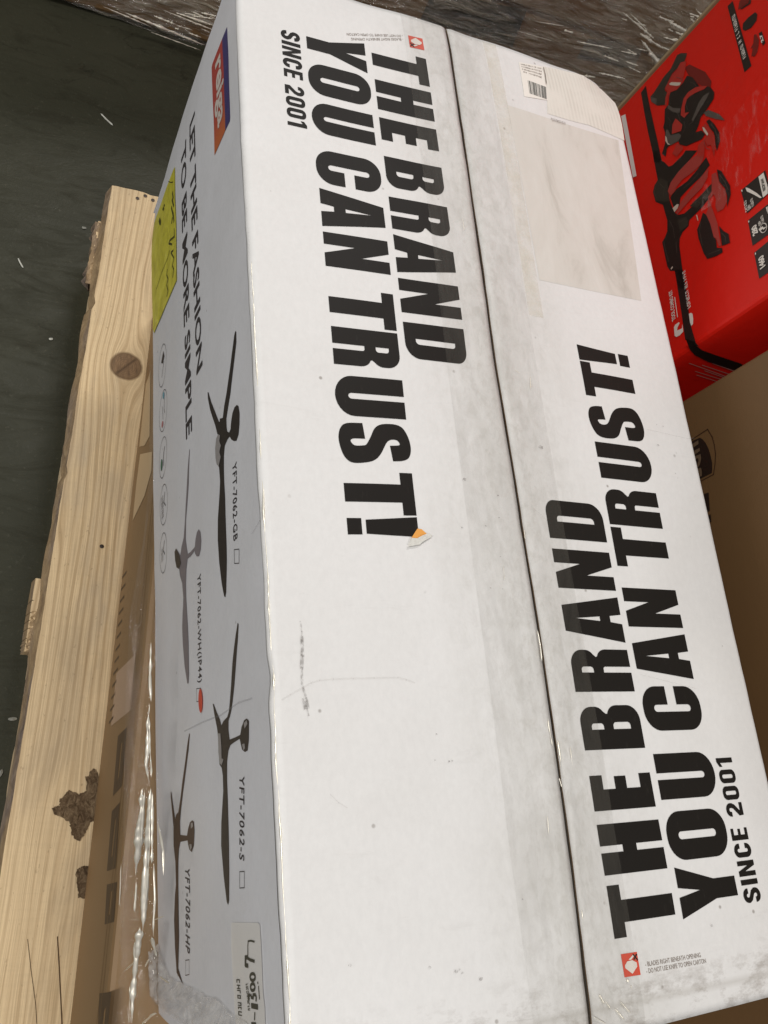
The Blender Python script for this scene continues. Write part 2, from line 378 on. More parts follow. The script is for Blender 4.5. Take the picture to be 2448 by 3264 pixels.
# chunk of rough bark sticking out under the deck's far end
pj = lambda u, v, z: P0 + Matrix.Rotation(-ANG, 3, 'Z') @ Vector((u, v, z - ZF))
for (u0, u1, v0, v1) in ((-.0125, .012, 1.15, 1.262), (-.0105, .012, .60, .652)):
    nn_ = 26
    def cf(a, b, c, u0=u0, u1=u1, v0=v0, v1=v1):
        return (u0 + (u1 - u0) * a + .003 * N(b * 9, c * 5, u0), v0 + (v1 - v0) * b, zl(-.647) + (.024) * c)
    me = grid('splinter', lin(0, 1, 8), lin(0, 1, nn_), lambda a, b: cf(a, b, 1 - .35 * a * 0 + .12 * N(a * 6, b * 14, 2)))
    o = link('splinter', me, bark_m, pal, world=False); md = o.modifiers.new('s', 'SOLIDIFY'); md.thickness = .02; md.offset = -1
def woodpx(pts): return [(onz(X, Y, ZP).x, onz(X, Y, ZP).y) for X, Y in pts]
def rough_patch(name, pts, mat, parent, z, amp=.0012, step=.004):
    lp = []
    for a, b in zip(pts, pts[1:] + pts[:1]):
        for k in range(8):
            t = k / 8; p = Vector(a).lerp(Vector(b), t); lp.append((p.x + .0020 * N(p.x * 160, p.y * 160, 1) + .0016 * N(p.x * 600, p.y * 600, 1), p.y + .0020 * N(p.x * 160, p.y * 160, 7) + .0016 * N(p.x * 600, p.y * 600, 7)))
    Decal().poly([lp]).build(name, mat, parent, lambda x, y, o: Vector((x, y, z + o + amp * (.5 + N(x * 120, y * 120, 2)))), .0008, step)
z25 = ((0, 2400), 2.56)
rough_patch('torn_bark', woodpx(px(*z25, [(700, 200), (760, 120), (800, 160), (790, 560), (730, 570), (690, 660), (640, 720), (575, 665), (580, 580), (500, 520), (430, 500), (420, 450), (490, 430), (480, 385), (560, 310), (620, 320), (640, 340), (700, 310)])), rot_m, pal, ZP)
rough_patch('torn_bark', woodpx(px(*z25, [(622, 945), (690, 920), (800, 930), (790, 1160), (690, 1190), (640, 1185), (625, 1060)])), rot_m, pal, ZP)
Decal().stroke(woodpx(px(*z25, [(468, 1500), (480, 1700), (490, 1900), (505, 2212)])), .0012).stroke(woodpx(px(*z25, [(225, 1520), (250, 1750), (290, 2050), (300, 2212)])), .0006).build('crack', Mat('crack', (.10, .055, .025), .9), pal, lambda x, y, o: Vector((x, y, ZP + o)), .0006, .05)
nail_m = Mat('nail', (.07, .055, .045), .5, metal=.6)
for (X, Y) in ((324, 1742), (418, 1748), (438, 633), (463, 625), (487, 639)):
    q = onz(X, Y, ZP); me = grid('nail', lin(0, 2 * math.pi, 13), [0.0, .0028], lambda a, r: (q.x + r * math.cos(a), q.y + r * math.sin(a), ZP + .0012 - r * .1)); link('nail', me, nail_m, pal)

# ------------------------------------------------------------------ brown carton on the pallet, under the white one
bcx = lambda y: -.0462 + .105 * y                       # its left face
def bframe(a, b, c): return Vector((bcx(b) + a, b - .105 * a, c))
bc = empty('brown_carton', 'brown corrugated carton flat on the pallet, squeezed beneath the big white box', 'carton', bframe(.19, .26, ZP))
me = boxf('box_wall', bframe, 0, .47, -.42, .875, ZP + .001, -H - .003)
link('box_wall', me, kraft_m, bc, bevel=.006)
def bface(y, z, o=0): return bframe(-o, y, z)
def Bp(X, Y):
    n = Vector((1, -.105, 0)); q = onp(X, Y, n, -.0462); return (q.y, q.z)
dk = Mat('faded_brown_print', (.075, .045, .022), .6); lt = Mat('pale_label', (.42, .29, .20), .5)
z15 = ((300, 1500), 1.2545)
def quad(o, k, p): return [Bp(*q) for q in px(o, k, p)]
Decal().poly([quad(*z15, [(168, 732), (148, 958), (68, 1022), (90, 810)])]).build('address_label', lt, bc, bface)
d = Decal()
for p in ([(132, 1025), (112, 1262), (76, 1302), (96, 1062)], [(105, 1325), (88, 1590), (52, 1602), (72, 1362)], [(92, 1645), (80, 1805), (43, 1815), (52, 1655)], [(70, 2085), (40, 2400), (10, 2420), (22, 2090)]):
    q = quad(*z15, p); cx = sum(a for a, b in q) / 4; cy = sum(b for a, b in q) / 4
    inner = [(cx + (a - cx) * .60, cy + (b - cy) * .14) for a, b in q]; d.poly([q, inner[::-1]])
d.split('letter', dk, bc, bface); d = Decal()
for k in range(13):
    t = k / 12; X = 115 - 52 * t; Y = 420 + 580 * t
    d.stroke(quad(*z15, [(X - 2, Y + 8), (X + 14, Y - 14)]), .0035)
d.build('lettering', dk, bc, bface)
tp = Mat('painted_light_patch', (.52, .38, .22), .35, .4)
Decal().poly([[Bp(*q) for q in ((466, 1225), (481, 1180), (478, 1390), (462, 1420), (445, 1424))]]).poly([[Bp(*q) for q in ((448, 1448), (486, 1440), (484, 1500), (462, 1580), (424, 1660), (436, 1540))]]).build('light_patch', tp, bc, bface, .0005)  # patches of light on the carton face, painted in paler kraft
for (zz, ll) in ((-.395, .0), (-.41, .1)):
    Decal().stroke([(-.4, zz), (.86, zz - .004)], .0018).build('score_line', Mat('score', (.22, .13, .05), .7), bc, bface, .0004, .06)

# ------------------------------------------------------------------ the big white carton
wc = empty('white_carton', 'long white ceiling fan box with bold black lettering on two taped top flaps', 'box', (W / 2, L / 2, -H))
R_ = .006
def flap_mesh(x0, x1, left):
    ys_ = lin(0, L, 150); prof = []
    if left: prof += [('a', t) for t in lin(0, .999, 6)]
    prof += [('x', x) for x in lin(x0 + (R_ if left else 0), x1 - (0 if left else R_), 44)]
    if not left: prof += [('b', t) for t in lin(.001, 1, 6)]
    def f(i, y):
        k, v = prof[int(i)]
        ew = .0012 * N(y * 9, 1, 1) + .0005 * N(y * 60, 2, 1)
        if k == 'x':
            z = zt(v, y); x = v
            c = max(0, 1 - math.hypot(v - W, y - L) / .045)
            gap = .00040 * (1 + 1.4 * N(y * 14, 4, 4)) + .0001; sh = seamx(y) - SEAM
            if abs(v - SEAM) < .06: x += sh * max(0, 1 - abs(v - SEAM) / .06)
            if left and v == x1: x -= gap
            if not left and v == x0: x += gap
            return (x, y, z - (.0012 if v in (x1 if left else x0,) else 0))
        a = v * math.pi / 2
        if k == 'a':
            zz = zt(R_, y); return (R_ - (R_ + xs(y, -R_)) * math.cos(a), y, zz - R_ + R_ * math.sin(a))
        zz = zt(W - R_, y); return (W - R_ + R_ * math.sin(a) + ew * v, y, zz - R_ + R_ * math.cos(a))
    return grid('flap', list(range(len(prof))), ys_, lambda i, y: f(i, y))
def round_corner(me):
    for v in me.vertices:                   # soften the far right corner
        x, y = v.co.x, v.co.y; r = .020
        if x > W - r and y > L - r:
            d_ = Vector((x - (W - r), y - (L - r)))
            if d_.length > r: d_ *= r / d_.length; v.co.x = W - r + d_.x; v.co.y = L - r + d_.y
flaps = []
for left, (a, b) in ((True, (0, SEAM - .0007)), (False, (SEAM + .0007, W))):
    me = flap_mesh(a, b, left); round_corner(me)
    o = link('flap', me, [white_m, edge_m], wc, smooth=True)
    md = o.modifiers.new('s', 'SOLIDIFY'); md.thickness = .0042; md.offset = -1 if me.polygons[200].normal.z > 0 else 1; md.material_offset_rim = 1
    flaps.append(o)
# side wall and the other walls
me = grid('side_wall', lin(0, L, 150), lin(-H, -R_ + .0001, 60), lambda y, z: side(y, z))
sw = link('side_wall', me, whites_m, wc, smooth=True)
for nm, g in (('end_wall', [(0.002, 0), (W, 0)]), ('end_wall', [(0.002, L - .001), (W - .022, L - .001)]), ('end_wall', [(W - .022, L - .001), (W - .001, L - .022)]), ('side_wall', [(W - .001, 0), (W - .001, L - .022)])):
    (x0, y0), (x1, y1) = g
    link(nm, mesh(nm, [(x0, y0, -H), (x1, y1, -H), (x1, y1, -.0165), (x0, y0, -.0165)], [(0, 1, 2, 3)]), whites_m, wc)
link('inner_flap', mesh('inner_flap', [(.003, 0.003, -.016), (W - .003, 0.003, -.016), (W - .003, L - .03, -.016), (W - .03, L - .006, -.016), (.003, L - .006, -.016)], [(0, 1, 2, 3, 4)]), edge_m, wc)

# --- display lettering: heavy condensed capitals, cap height 1
def arc(cx, cy, rx, ry, a0, a1, n=9): return [(cx + rx * math.cos(math.radians(a0 + (a1 - a0) * i / n)), cy + ry * math.sin(math.radians(a0 + (a1 - a0) * i / n))) for i in range(n + 1)]
def rr(x0, y0, x1, y1, tl, tr, br, bl, k=1.0):
    def rad(r): return (r if isinstance(r, tuple) else (r, r))
    o = []
    a, b = rad(tr); o += arc(x1 - a, y1 - b, a, b, 0, 90) if a else [(x1, y1)]
    a, b = rad(tl); o += arc(x0 + a, y1 - b, a, b, 90, 180) if a else [(x0, y1)]
    a, b = rad(bl); o += arc(x0 + a, y0 + b, a, b, 180, 270) if a else [(x0, y0)]
    a, b = rad(br); o += arc(x1 - a, y0 + b, a, b, 270, 360) if a else [(x1, y0)]
    return o
def smooth_(pts, corners, n=4):
    out = []; m = len(pts)
    for i in range(m):
        p0, p1, p2, p3 = (Vector(pts[(i + j) % m]) for j in (-1, 0, 1, 2))
        t1 = Vector((0, 0)) if i in corners else (p2 - p0) * .5
        t2 = Vector((0, 0)) if (i + 1) % m in corners else (p3 - p1) * .5
        if i in corners and (i + 1) % m in corners: out.append(tuple(p1)); continue
        if i in corners: t1 = (p2 - p1) * .8
        if (i + 1) % m in corners: t2 = (p2 - p1) * .8
        for k in range(n):
            t = k / n; h = (2 * t**3 - 3 * t**2 + 1) * p1 + (t**3 - 2 * t**2 + t) * t1 + (-2 * t**3 + 3 * t**2) * p2 + (t**3 - t**2) * t2
            out.append(tuple(h))
    return out
Wd = .60
G = {}
G['T'] = [[(.165, 0), (.415, 0), (.415, .81), (.59, .81), (.59, 1), (0, 1), (0, .81), (.165, .81)]]
G['H'] = [[(0, 0), (.255, 0), (.255, .43), (.337, .43), (.337, 0), (.592, 0), (.592, 1), (.337, 1), (.337, .65), (.255, .65), (.255, 1), (0, 1)]]
G['E'] = [[(0, 0), (.43, 0), (.43, .195), (.255, .195), (.255, .42), (.41, .42), (.41, .61), (.255, .61), (.255, .805), (.43, .805), (.43, 1), (0, 1)]]
G['B'] = [[(0, 0)] + arc(.36, .20, .205, .20, 270, 360) + [(.565, .33)] + arc(.42, .38, .145, .165, 0, 75) + [(.455, .565)] + arc(.40, .74, .15, .16, -60, 0)[1:] + [(.55, .80)] + arc(.35, .80, .20, .20, 0, 90) + [(0, 1)],
          rr(.255, .18, .345, .47, 0, .05, .05, 0), rr(.255, .63, .335, .83, 0, .045, .045, 0)]
G['R'] = [[(0, 0), (.255, 0)] + [(.255, .47), (.31, .47)] + arc(.30, .435, .035, .035, 60, 0, 4) + [(.335, 0), (.57, 0), (.57, .36)] + arc(.44, .39, .13, .16, 0, 75) + [(.465, .57)] + arc(.41, .74, .15, .16, -60, 0)[1:] + [(.56, .80)] + arc(.36, .80, .20, .20, 0, 90) + [(0, 1)],
          rr(.255, .64, .335, .84, 0, .045, .045, 0)]
G['A'] = [[(0, 0), (.26, 0), (.285, .20), (.372, .20), (.395, 0), (.645, 0), (.50, 1), (.145, 1)], [(.295, .38), (.36, .38), (.325, .80)]]
G['N'] = [[(0, 0), (.20, 0), (.20, .475), (.345, 0), (.563, 0), (.563, 1), (.363, 1), (.363, .56), (.225, 1), (0, 1)]]
G['D'] = [[(0, 0)] + arc(.33, .23, .245, .23, 270, 360) + arc(.38, .84, .195, .16, 0, 90) + [(0, 1)], rr(.255, .175, .345, .825, 0, .05, .06, 0)]
G['Y'] = [[(.185, 0), (.425, 0), (.425, .38), (.61, 1), (.365, 1), (.31, .64), (.25, 1), (0, 1), (.185, .38)]]
G['O'] = [rr(0, -.02, Wd, 1.02, (.27, .26), (.27, .26), (.27, .26), (.27, .26)), rr(.252, .175, .348, .825, .048, .048, .048, .048)]
G['U'] = [[(0, 1)] + arc(.2925, .24, .2925, .26, 180, 360, 14) + [(.585, 1), (.335, 1)] + arc(.2925, .22, .0425, .05, 0, -180, 8) + [(.25, 1)]]
G['C'] = [[(Wd, .42)] + arc(.33, .24, .27, .26, 0, -90)[0:] + arc(.27, .24, .27, .26, 270, 180) + arc(.27, .76, .27, .26, 180, 90) + arc(.33, .76, .27, .26, 90, 0) + [(Wd, .58), (.348, .58)] + arc(.30, .78, .048, .05, 0, 180, 8) + arc(.30, .22, .048, .05, 180, 360, 8) + [(.348, .42)]]
_s = [(360, 1190), (230, 1185), (175, 1220), (152, 1300), (165, 1400), (200, 1480), (260, 1520), (380, 1522), (450, 1500), (500, 1450), (550, 1370), (590, 1345), (640, 1350), (663, 1378), (655, 1395), (578, 1395), (592, 1528), (670, 1530), (730, 1510), (757, 1450), (755, 1370), (730, 1290), (690, 1235), (620, 1210), (520, 1208), (460, 1240), (420, 1310), (380, 1370), (350, 1380), (280, 1375), (250, 1340), (258, 1322), (290, 1318), (372, 1325)]
_s = [((y - 1185 - .105 * (x - 152)) / 345 * .575 + .028, (x - 152) / 605 * 1.04 - .02) for x, y in _s]
G['S'] = [smooth_(_s, {0, 15, 16, 33})]
G['!'] = [[(.0, 0), (.215, 0), (.215, .20), (.0, .20)], [(.02, .26), (.205, .26), (.25, 1), (-.02, 1)]]
GW = {k: fill(v) for k, v in G.items()}
CAP = .0573
def thick(pts, w):                          # constant-width band along a line, mitred
    Lp, Rp_ = [], []
    for i, p in enumerate(pts):
        p = Vector(p); a = (p - Vector(pts[i - 1])).normalized() if i else None; b = (Vector(pts[i + 1]) - p).normalized() if i < len(pts) - 1 else None
        a = a or b; b = b or a; n_ = Vector((-(a + b).y, (a + b).x)).normalized(); k = w / 2 / max(.45, n_.dot(Vector((-a.y, a.x))))
        Lp.append(tuple(p + n_ * k)); Rp_.append(tuple(p - n_ * k))
    return Lp + Rp_[::-1]
g_ = {}
h = .21; q_ = h / 2; w_ = .56
oring = rr(0, 0, w_, 1, .24, .24, .24, .24); iring = rr(h * .95, h * .85, w_ - h * .95, 1 - h * .85, .08, .08, .08, .08)
g_['0'] = ([oring, iring], w_)
g_['I'] = ([[(0, 0), (h, 0), (h, 1), (0, 1)]], h)
g_['N'] = ([[(0, 0), (.19, 0), (.19, .60), (.40, 0), (.60, 0), (.60, 1), (.41, 1), (.41, .42), (.20, 1), (0, 1)]], .60)
g_['E'] = ([[(0, 0), (.48, 0), (.48, .17), (h, .17), (h, .42), (.45, .42), (.45, .58), (h, .58), (h, .83), (.48, .83), (.48, 1), (0, 1)]], .48)
g_['C'] = ([thick([(w_ - q_, .34)] + arc(w_ / 2, .28, w_ / 2 - q_, .28 - q_ * .85, 0, -180, 12) + arc(w_ / 2, .72, w_ / 2 - q_, .28 - q_ * .85, 180, 0, 12) + [(w_ - q_, .66)], h * .97)], w_)
g_['S'] = ([thick([(q_, .30)] + arc(w_ / 2, .26, w_ / 2 - q_, .26 - q_ * .85, 180, 360, 10) + [(w_ - q_, .33), (w_ - q_ - .06, .44), (q_ + .06, .58), (q_, .68)] + arc(w_ / 2, .74, w_ / 2 - q_, .26 - q_ * .85, 180, 0, 10) + [(w_ - q_, .70)], h * .97)], w_)
g_['2'] = ([thick([(q_, .68)] + arc(w_ / 2, .74, w_ / 2 - q_, .26 - q_ * .85, 180, 0, 10) + [(w_ - q_, .66), (w_ - q_ - .05, .52), (q_ + .02, .22), (q_ + .03, .088), (w_, .088)], h * .93)], w_)
g_['1'] = ([[(.16, 0), (.37, 0), (.37, 1), (.20, 1), (0, .86), (0, .68), (.16, .78)]], .37)
def since():
    x = 0; V_, F_ = [], []
    for ch in 'SINCE 2001':
        if ch == ' ': x += .34; continue
        lp, wd_ = g_[ch]; vs, fs = fill(lp); n0 = len(V_); V_ += [(x + a, b) for a, b in vs]; F_ += [tuple(i + n0 for i in f_) for f_ in fs]; x += wd_ + .125
    x -= .125
    return [(a / x, b) for a, b in V_], F_
SINCE = since()
line1 = [('T', .8168), ('H', .7763), ('E', .7333), ('B', .6906), ('R', .6479), ('A', .6095), ('N', .5671), ('D', .5260)]
line2 = [('Y', .8129), ('O', .7738), ('U', .7306), ('C', .6800), ('A', .6400), ('N', .5978), ('T', .5472), ('R', .5111), ('U', .4694), ('S', .4305), ('T', .3914), ('!', .3552)]
def lmap(y0, xb): return lambda s, t: (xb + t * CAP, y0 - s * CAP + .05 * t * CAP)
def rmap(y0, xb): return lambda s, t: (.4217 - xb - t * CAP, .8733 - y0 + s * CAP + .025 * t * CAP)
for k, mp in enumerate((lmap, rmap)):
    d = Decal()
    for ch, y0 in line1: d.add(GW[ch], mp(y0, .1259))
    d.build('lettering', ink_m, flaps[k], top); d = Decal()
    for ch, y0 in line2: d.add(GW[ch], mp(y0, .0622))
    d.build('lettering', ink_m, flaps[k], top); d = Decal()
    t_ = SINCE
    if k == 0: d.add(t_, lambda s, t: (.0387 + t * .0172, .8016 - s * .1040 + .04 * t * .0172))
    else: d.add(t_, lambda s, t: (.3821 - t * .0172, .0640 + s * .1062 + .02 * t * .0172))
    d.build('lettering', ink_m, flaps[k], top)
    # red warning square with a white carton-and-knife pictogram, and two lines of small print
    if k == 0: fx = lambda s, t: (.1676 + .0155 * (1 - s) , .8289 + .0150 * (1 - t) + .10 * .0155 * (1 - s))
    else: fx = lambda s, t: (.2418 + .0140 * s, .0336 + .0143 * t - .04 * .014 * s)
    Decal().poly([[(0, 0), (1, 0), (1, 1), (0, 1)]], fx).build('warning_mark', red_m, flaps[k], top)
    Decal().poly([[(.5, .10), (.86, .38), (.86, .55), (.62, .68), (.30, .66), (.12, .50), (.12, .38)]], fx).poly([[(.40, .72), (.55, .70), (.78, .86), (.70, .90)]], fx).build('warning_pictogram', whiteink_m, flaps[k], top, .0006)
    Decal().stroke([(.72, .92), (.94, .66)], .07, fx).stroke([(.72, .70), (.94, .90)], .07, fx).build('warning_cross', ink_m, flaps[k], top, .0007)
    d = Decal()
    for r_, (tx, ln) in enumerate((('- BLADES RIGHT BENEATH OPENING', .0510), ('- DO NOT USE KNIFE TO OPEN CARTON', .0548))):
        tt = typeset(tx, .004)
        if k: d.add(tt, lambda s, t: (.2612 + s * ln, .0372 - .0043 * r_ + t * .0030 - .03 * s * ln))
        else: d.add(tt, lambda s, t: (.1615 - s * (ln + .004), .8376 + .0043 * r_ - t * .0030 - .02 * s))
    d.build('small_print', greyink_m, flaps[k], top, .0003, 0)

# --- clear tape over the seam
def tapes(x, y, o=0):
    dip = -.0012 * math.exp(-((x - seamx(y)) / .0018) ** 2)
    return Vector((x + .0016 * N(y * 7, 2, 2), y, zt(x, y) + .0007 + dip + .00025 * abs(N(x * 90, y * 12, 5))))
link('seam_tape', grid('tape', lin(.1630, .2535, 60), lin(.0005, L - .001, 240), tapes), tape_m, wc, smooth=True)
tape2 = Mat('old_tape_residue', (.72, .67, .52), .5, alpha=.22)
tr = tape2.noise(tape2.map((1, 1, 1)), 45, 6, .7); tape2.lk(tape2.ramp(tr, [(.4, .10), (.7, .34)]), tape2.b.inputs['Alpha'])
# --- sticker, torn label and large label residue on the far half of the right flap
tan_m = Mat('label_residue', (.57, .53, .45), .6)
tb = tan_m.noise(tan_m.map((1.4, .5, 1), (0, 0, .2)), 16, 7, .68, .6)
tan_m.base(tan_m.ramp(tb, [(.3, (.70, .68, .63)), (.56, (.64, .615, .56)), (.76, (.48, .455, .40))])); tan_m.bump(tb, .2, .002)
q = [T(a * 1.4756, b * 1.4756) for a, b in ((1095, 228), (1336, 303), (1385, 650), (1165, 605))]
Decal().poly([q]).build('label_residue', tan_m, flaps[1], top, .00018)
rib_m = Mat('ribbed_label', (.74, .70, .585), .6)
wv = nd(rib_m.nt, 'ShaderNodeTexWave', wave_type='BANDS', bands_direction='X'); wv.inputs['Scale'].default_value = 70; wv.inputs['Distortion'].default_value = 3.0; wv.inputs['Detail'].default_value = 3; rib_m.lk(rib_m.map((1, .12, 1)), wv.inputs['Vector'])
rib_m.base(rib_m.mix(rib_m.mth('MULTIPLY', wv.outputs['Fac'], rib_m.ramp(rib_m.noise(rib_m.map(), 30, 4), [(.4, 0), (.6, 1)])), (.74, .72, .65), (.65, .63, .56))); rib_m.bump(rib_m.noise(rib_m.map((1, .4, 1)), 60, 5), .3, .0015)
zr = ((1640, 180), 4.608)
q = [T(*p) for p in px(*zr, [(440, 120), (1050, 235), (1400, 420), (1520, 640), (1615, 1235), (1100, 1010), (800, 935), (480, 840), (478, 640)])]
Decal().poly([q]).build('ribbed_label', rib_m, flaps[1], top, .00030)
lab_m = Mat('white_sticker', (.83, .80, .73), .45)
q = [T(*p) for p in px(*zr, [(65, 75), (440, 130), (482, 645), (135, 595)])]
Decal().poly([q]).build('barcode_label', lab_m, flaps[1], top, .00042)
def bi(o, k, c4):                           # unit square from four measured corners (bl, br, tr, tl)
    a, b, c_, d_ = [Vector(T(*p)) for p in px(o, k, c4)]
    return lambda s, t: tuple(a * (1 - s) * (1 - t) + b * s * (1 - t) + c_ * s * t + d_ * (1 - s) * t)
bm_ = bi(*zr, [(215, 550), (478, 635), (468, 450), (190, 355)])
d = Decal(); x = 0
random.seed(3)
while x < .97:
    w_ = random.choice((.015, .022, .038)); d.poly([[(x, 0), (x + w_, 0), (x + w_, 1), (x, 1)]], bm_); x += w_ + random.choice((.018, .026, .04))
tm = bi(*zr, [(110, 245), (430, 345), (428, 150), (80, 95)])
g = Decal()
for r_ in range(4): g.add(unread(18, 40 + r_), lambda s, t: tm(.04 + s * .9, .86 - r_ * .25 + t * .12))
d.build('barcode', ink_m, flaps[1], top, .0006, 0); g.build('small_print', greyink_m, flaps[1], top, .0006, 0)
Decal().stroke([T(*p) for p in px(*zr, [(432, 150), (452, 260), (462, 400)])], .0010).build('torn_edge', Mat('torn_edge', (.2, .18, .15), .8), flaps[1], top, .0014, 0)
g = Decal(); t2 = bi(*zr, [(545, 955), (745, 1010), (745, 975), (515, 905)])
for r_ in range(2): g.add(unread(30, 213), lambda s, t: t2(s, .55 - r_ * .5 + t * .35))
g.build('small_print', greyink_m, flaps[1], top, .0012, 0)
# pinkish old tape strips beside the seam
for (x0, x1, y0, y1) in ((.2545, .270, .555, L - .002),):
    link('tape_residue', grid('tr', lin(x0, x1, 10), lin(y0, y1, 60), lambda x, y: top(x, y, .0005)), tape2, wc, smooth=True)
# torn orange-and-white sticker scrap
zo = ((800, 900), 1.843)
org = Mat('orange_sticker', (.80, .36, .07), .5); pap = Mat('torn_paper', (.66, .65, .60), .8)
Decal().poly([[T(*p) for p in px(*zo, [(975, 1448), (1000, 1452), (1032, 1480), (1000, 1492), (968, 1508), (938, 1505)])]]).build('sticker_scrap', org, flaps[0], top, .0010, 0)
Decal().poly([[T(*p) for p in px(*zo, [(1032, 1478), (1060, 1488), (1050, 1502), (1000, 1530), (985, 1545), (915, 1557), (925, 1530), (938, 1505), (968, 1508), (1000, 1492)])]]).build('torn_paper', pap, flaps[0], lambda x, y, o: top(x, y, o + .0008 * (1 + N(x * 400, y * 400, 1))), .0012, .002)
# scuffs
scuff = Mat('scuff', (.24, .22, .20), .7, alpha=.65); sn_ = scuff.noise(scuff.map((3, 1, 1)), 260, 4, .7); scuff.lk(scuff.ramp(sn_, [(.38, 0), (.62, .50)]), scuff.b.inputs['Alpha'])
soft2 = Mat('side_crease', (.36, .35, .36), .5, alpha=.22)
soft = Mat('faint_crease', (.42, .39, .35), .7, alpha=.10)
zs = ((800, 1900), 1.843)
d = Decal()
for pts, wd in (([(286, 150), (296, 210), (294, 330)], .0011), ([(296, 240), (298, 350), (292, 430)], .0024), ([(294, 420), (296, 520), (318, 600), (316, 650)], .0016), ([(312, 610), (320, 655)], .004), ([(320, 650), (334, 705)], .0010)):
    d.stroke([T(*p) for p in px(*zs, pts)], wd)
for (X, Y, r) in ((1112, 3076, .0016), (1365, 3084, .0018), (1450, 3095, .0022), (1460, 3090, .0012), (1665, 2866, .0010), (1386, 1893 + 970 / 1.843 * 0 + 530, .0011), (1430, 2427, .0012), (1440, 2425, .001), (1390, 2340, .001), (1480, 1528, .0022), (1482, 1532, .001), (1586, 1580, .0013), (1590, 1650, .001), (1548, 1677, .0012), (1473, 1682, .0014), (1655, 1673, .001), (1594, 1775, .001), (1562, 1875, .001), (1600, 1878, .001), (2150, 1510, .0010), (2110, 1360, .0012), (2090, 1355, .0009), (2095, 1420, .0020), (2300, 2060, .001), (1725, 1425, .0034), (2265, 2950, .0018), (1530, 3120, .002), (1470, 3100, .0014)):
    x, y = T(X, Y); r *= .72; d.poly([[(x + r * (1 + .5 * N(a, X, Y)) * math.cos(a), y + .7 * r * (1 + .5 * N(a, Y, X)) * math.sin(a)) for a in lin(0, 5.6, 9)]])
_sc = d; _first = [c for c in _sc.ch if c[3] == 1 and c[1] == 4]
e = Decal(); e.v = _sc.v[:_sc.ch[len(_first)][0]]; e.f = _sc.f[:len(_first)]; e.build('scuff_mark', scuff, wc, top, .0009, 0)
_sc.ch = _sc.ch[len(_first):]; _sc.split('speck', scuff, wc, top, .0009, 0)
cb = lambda p, w_: Decal().stroke(p, w_).build('crease', soft, wc, top, .0008, 0)
cb([T(*p) for p in px(*zs, [(180, 610), (230, 580), (300, 540), (350, 512), (400, 497), (480, 490), (600, 485), (720, 483), (860, 480), (910, 492), (960, 510)])], .0012)
cb([T(*p) for p in px(*zs, [(460, 1165), (510, 1215), (560, 1245)])], .0008); cb([T(2060, 1370), T(2190, 1400), T(2210, 1398)], .0007)
cb([T(1700, 1620), T(1745, 1662)], .0007); cb([T(1614, 3257), T(1690, 3249)], .001); cb([T(2040, 2150), T(2215, 2195)], .0006)
Decal().stroke([S(*p) for p in ((598, 2330), (660, 2300), (710, 2280), (760, 2240), (800, 2226))], .0014).build('crease', soft2, sw, side, .0009, 0); Decal().stroke([S(*p) for p in ((800, 1700), (822, 1660), (838, 1600))], .0010).build('crease', soft2, sw, side, .0009, 0)

# --- printing on the side wall
def fmap(start, end, topp):                  # text frame on the wall from measured start, end and cap-top points
    a, b, c_ = (Vector(S(*p)) for p in (start, end, topp)); u = b - a; v = c_ - a; v -= u * (v.dot(u) / u.dot(u))
    return lambda s, t: tuple(a + u * s + v * t)
def fmap2(start, end, h):
    a, b = (Vector(S(*p)) for p in (start, end)); u = b - a; v = Vector((-u.y, u.x)).normalized() * h
    if v.y < 0: v = -v
    return lambda s, t: tuple(a + u * s + v * t)
d = Decal()
z56 = ((560, 200), 2.765); z48 = ((480, 1000), 2.212); z49 = ((480, 1900), 2.012)
P = lambda z, a, b: px(*z, [(a, b)])[0]
d.add(typeset('LET THE FASHION', .020), fmap2(P(z56, 138, 560), P(z48, 338, 440), .0215))
d.build('lettering', ink2_m, sw, side, .0004); d = Decal()
d.add(typeset('TO BE MORE SIMPLE', .020), fmap2(P(z56, 66, 800), P(z48, 267, 893), .0225))
d.build('lettering', ink2_m, sw, side, .0004)
d = Decal()
for tx, a, b, c_ in (('YFT-7062-GB', (742, 1481), (745, 1727), (754, 1492)), ('YFT-7062-WH(IP44)', (636, 1838), (639, 2178), (650, 1850)), ('YFT-7062-S', (766, 2471), (767, 2738), (781, 2480)), ('YFT-7062-HP', (597, 2762), (598, 3030), (612, 2772))):
    Decal().add(typeset(tx, .012, 0, 1.15), fmap(a, b, c_)).build('model_number', ink2_m, sw, side, .0004)
for q in (((747, 1752), (761, 1750), (761, 1795), (748, 1796)), ((769, 2778), (783, 2777), (783, 2829), (769, 2830)), ((598, 3060), (611, 3058), (611, 3105), (598, 3108)), ((637, 2195), (650, 2193), (650, 2235), (637, 2236))):
    p = [S(*v) for v in q]; Decal().stroke(p + [p[0]], .0006).build('tick_box', ink2_m, sw, side, .0004)
fan_dk = Mat('fan_print_black', (.035, .028, .024), .5); fan_gy = Mat('fan_print_grey', (.22, .195, .205), .5); fan_md = Mat('fan_print_bronze', (.06, .048, .038), .5); fan_br = Mat('fan_print_brown', (.085, .052, .036), .5)
lens_m = Mat('fan_print_light', (.33, .31, .30), .4)
def fan(name, segs, mat, extra=()):
    lp = []
    for z, pts in segs: lp += [S(*p) for p in px(*z, pts)]
    o = Decal().poly([lp]).build(name, mat, sw, side, .0004)
    for m2, z, pts in extra: Decal().poly([[S(*p) for p in px(*z, pts)]]).build('fan_lamp', m2, sw, side, .0007)
    return o
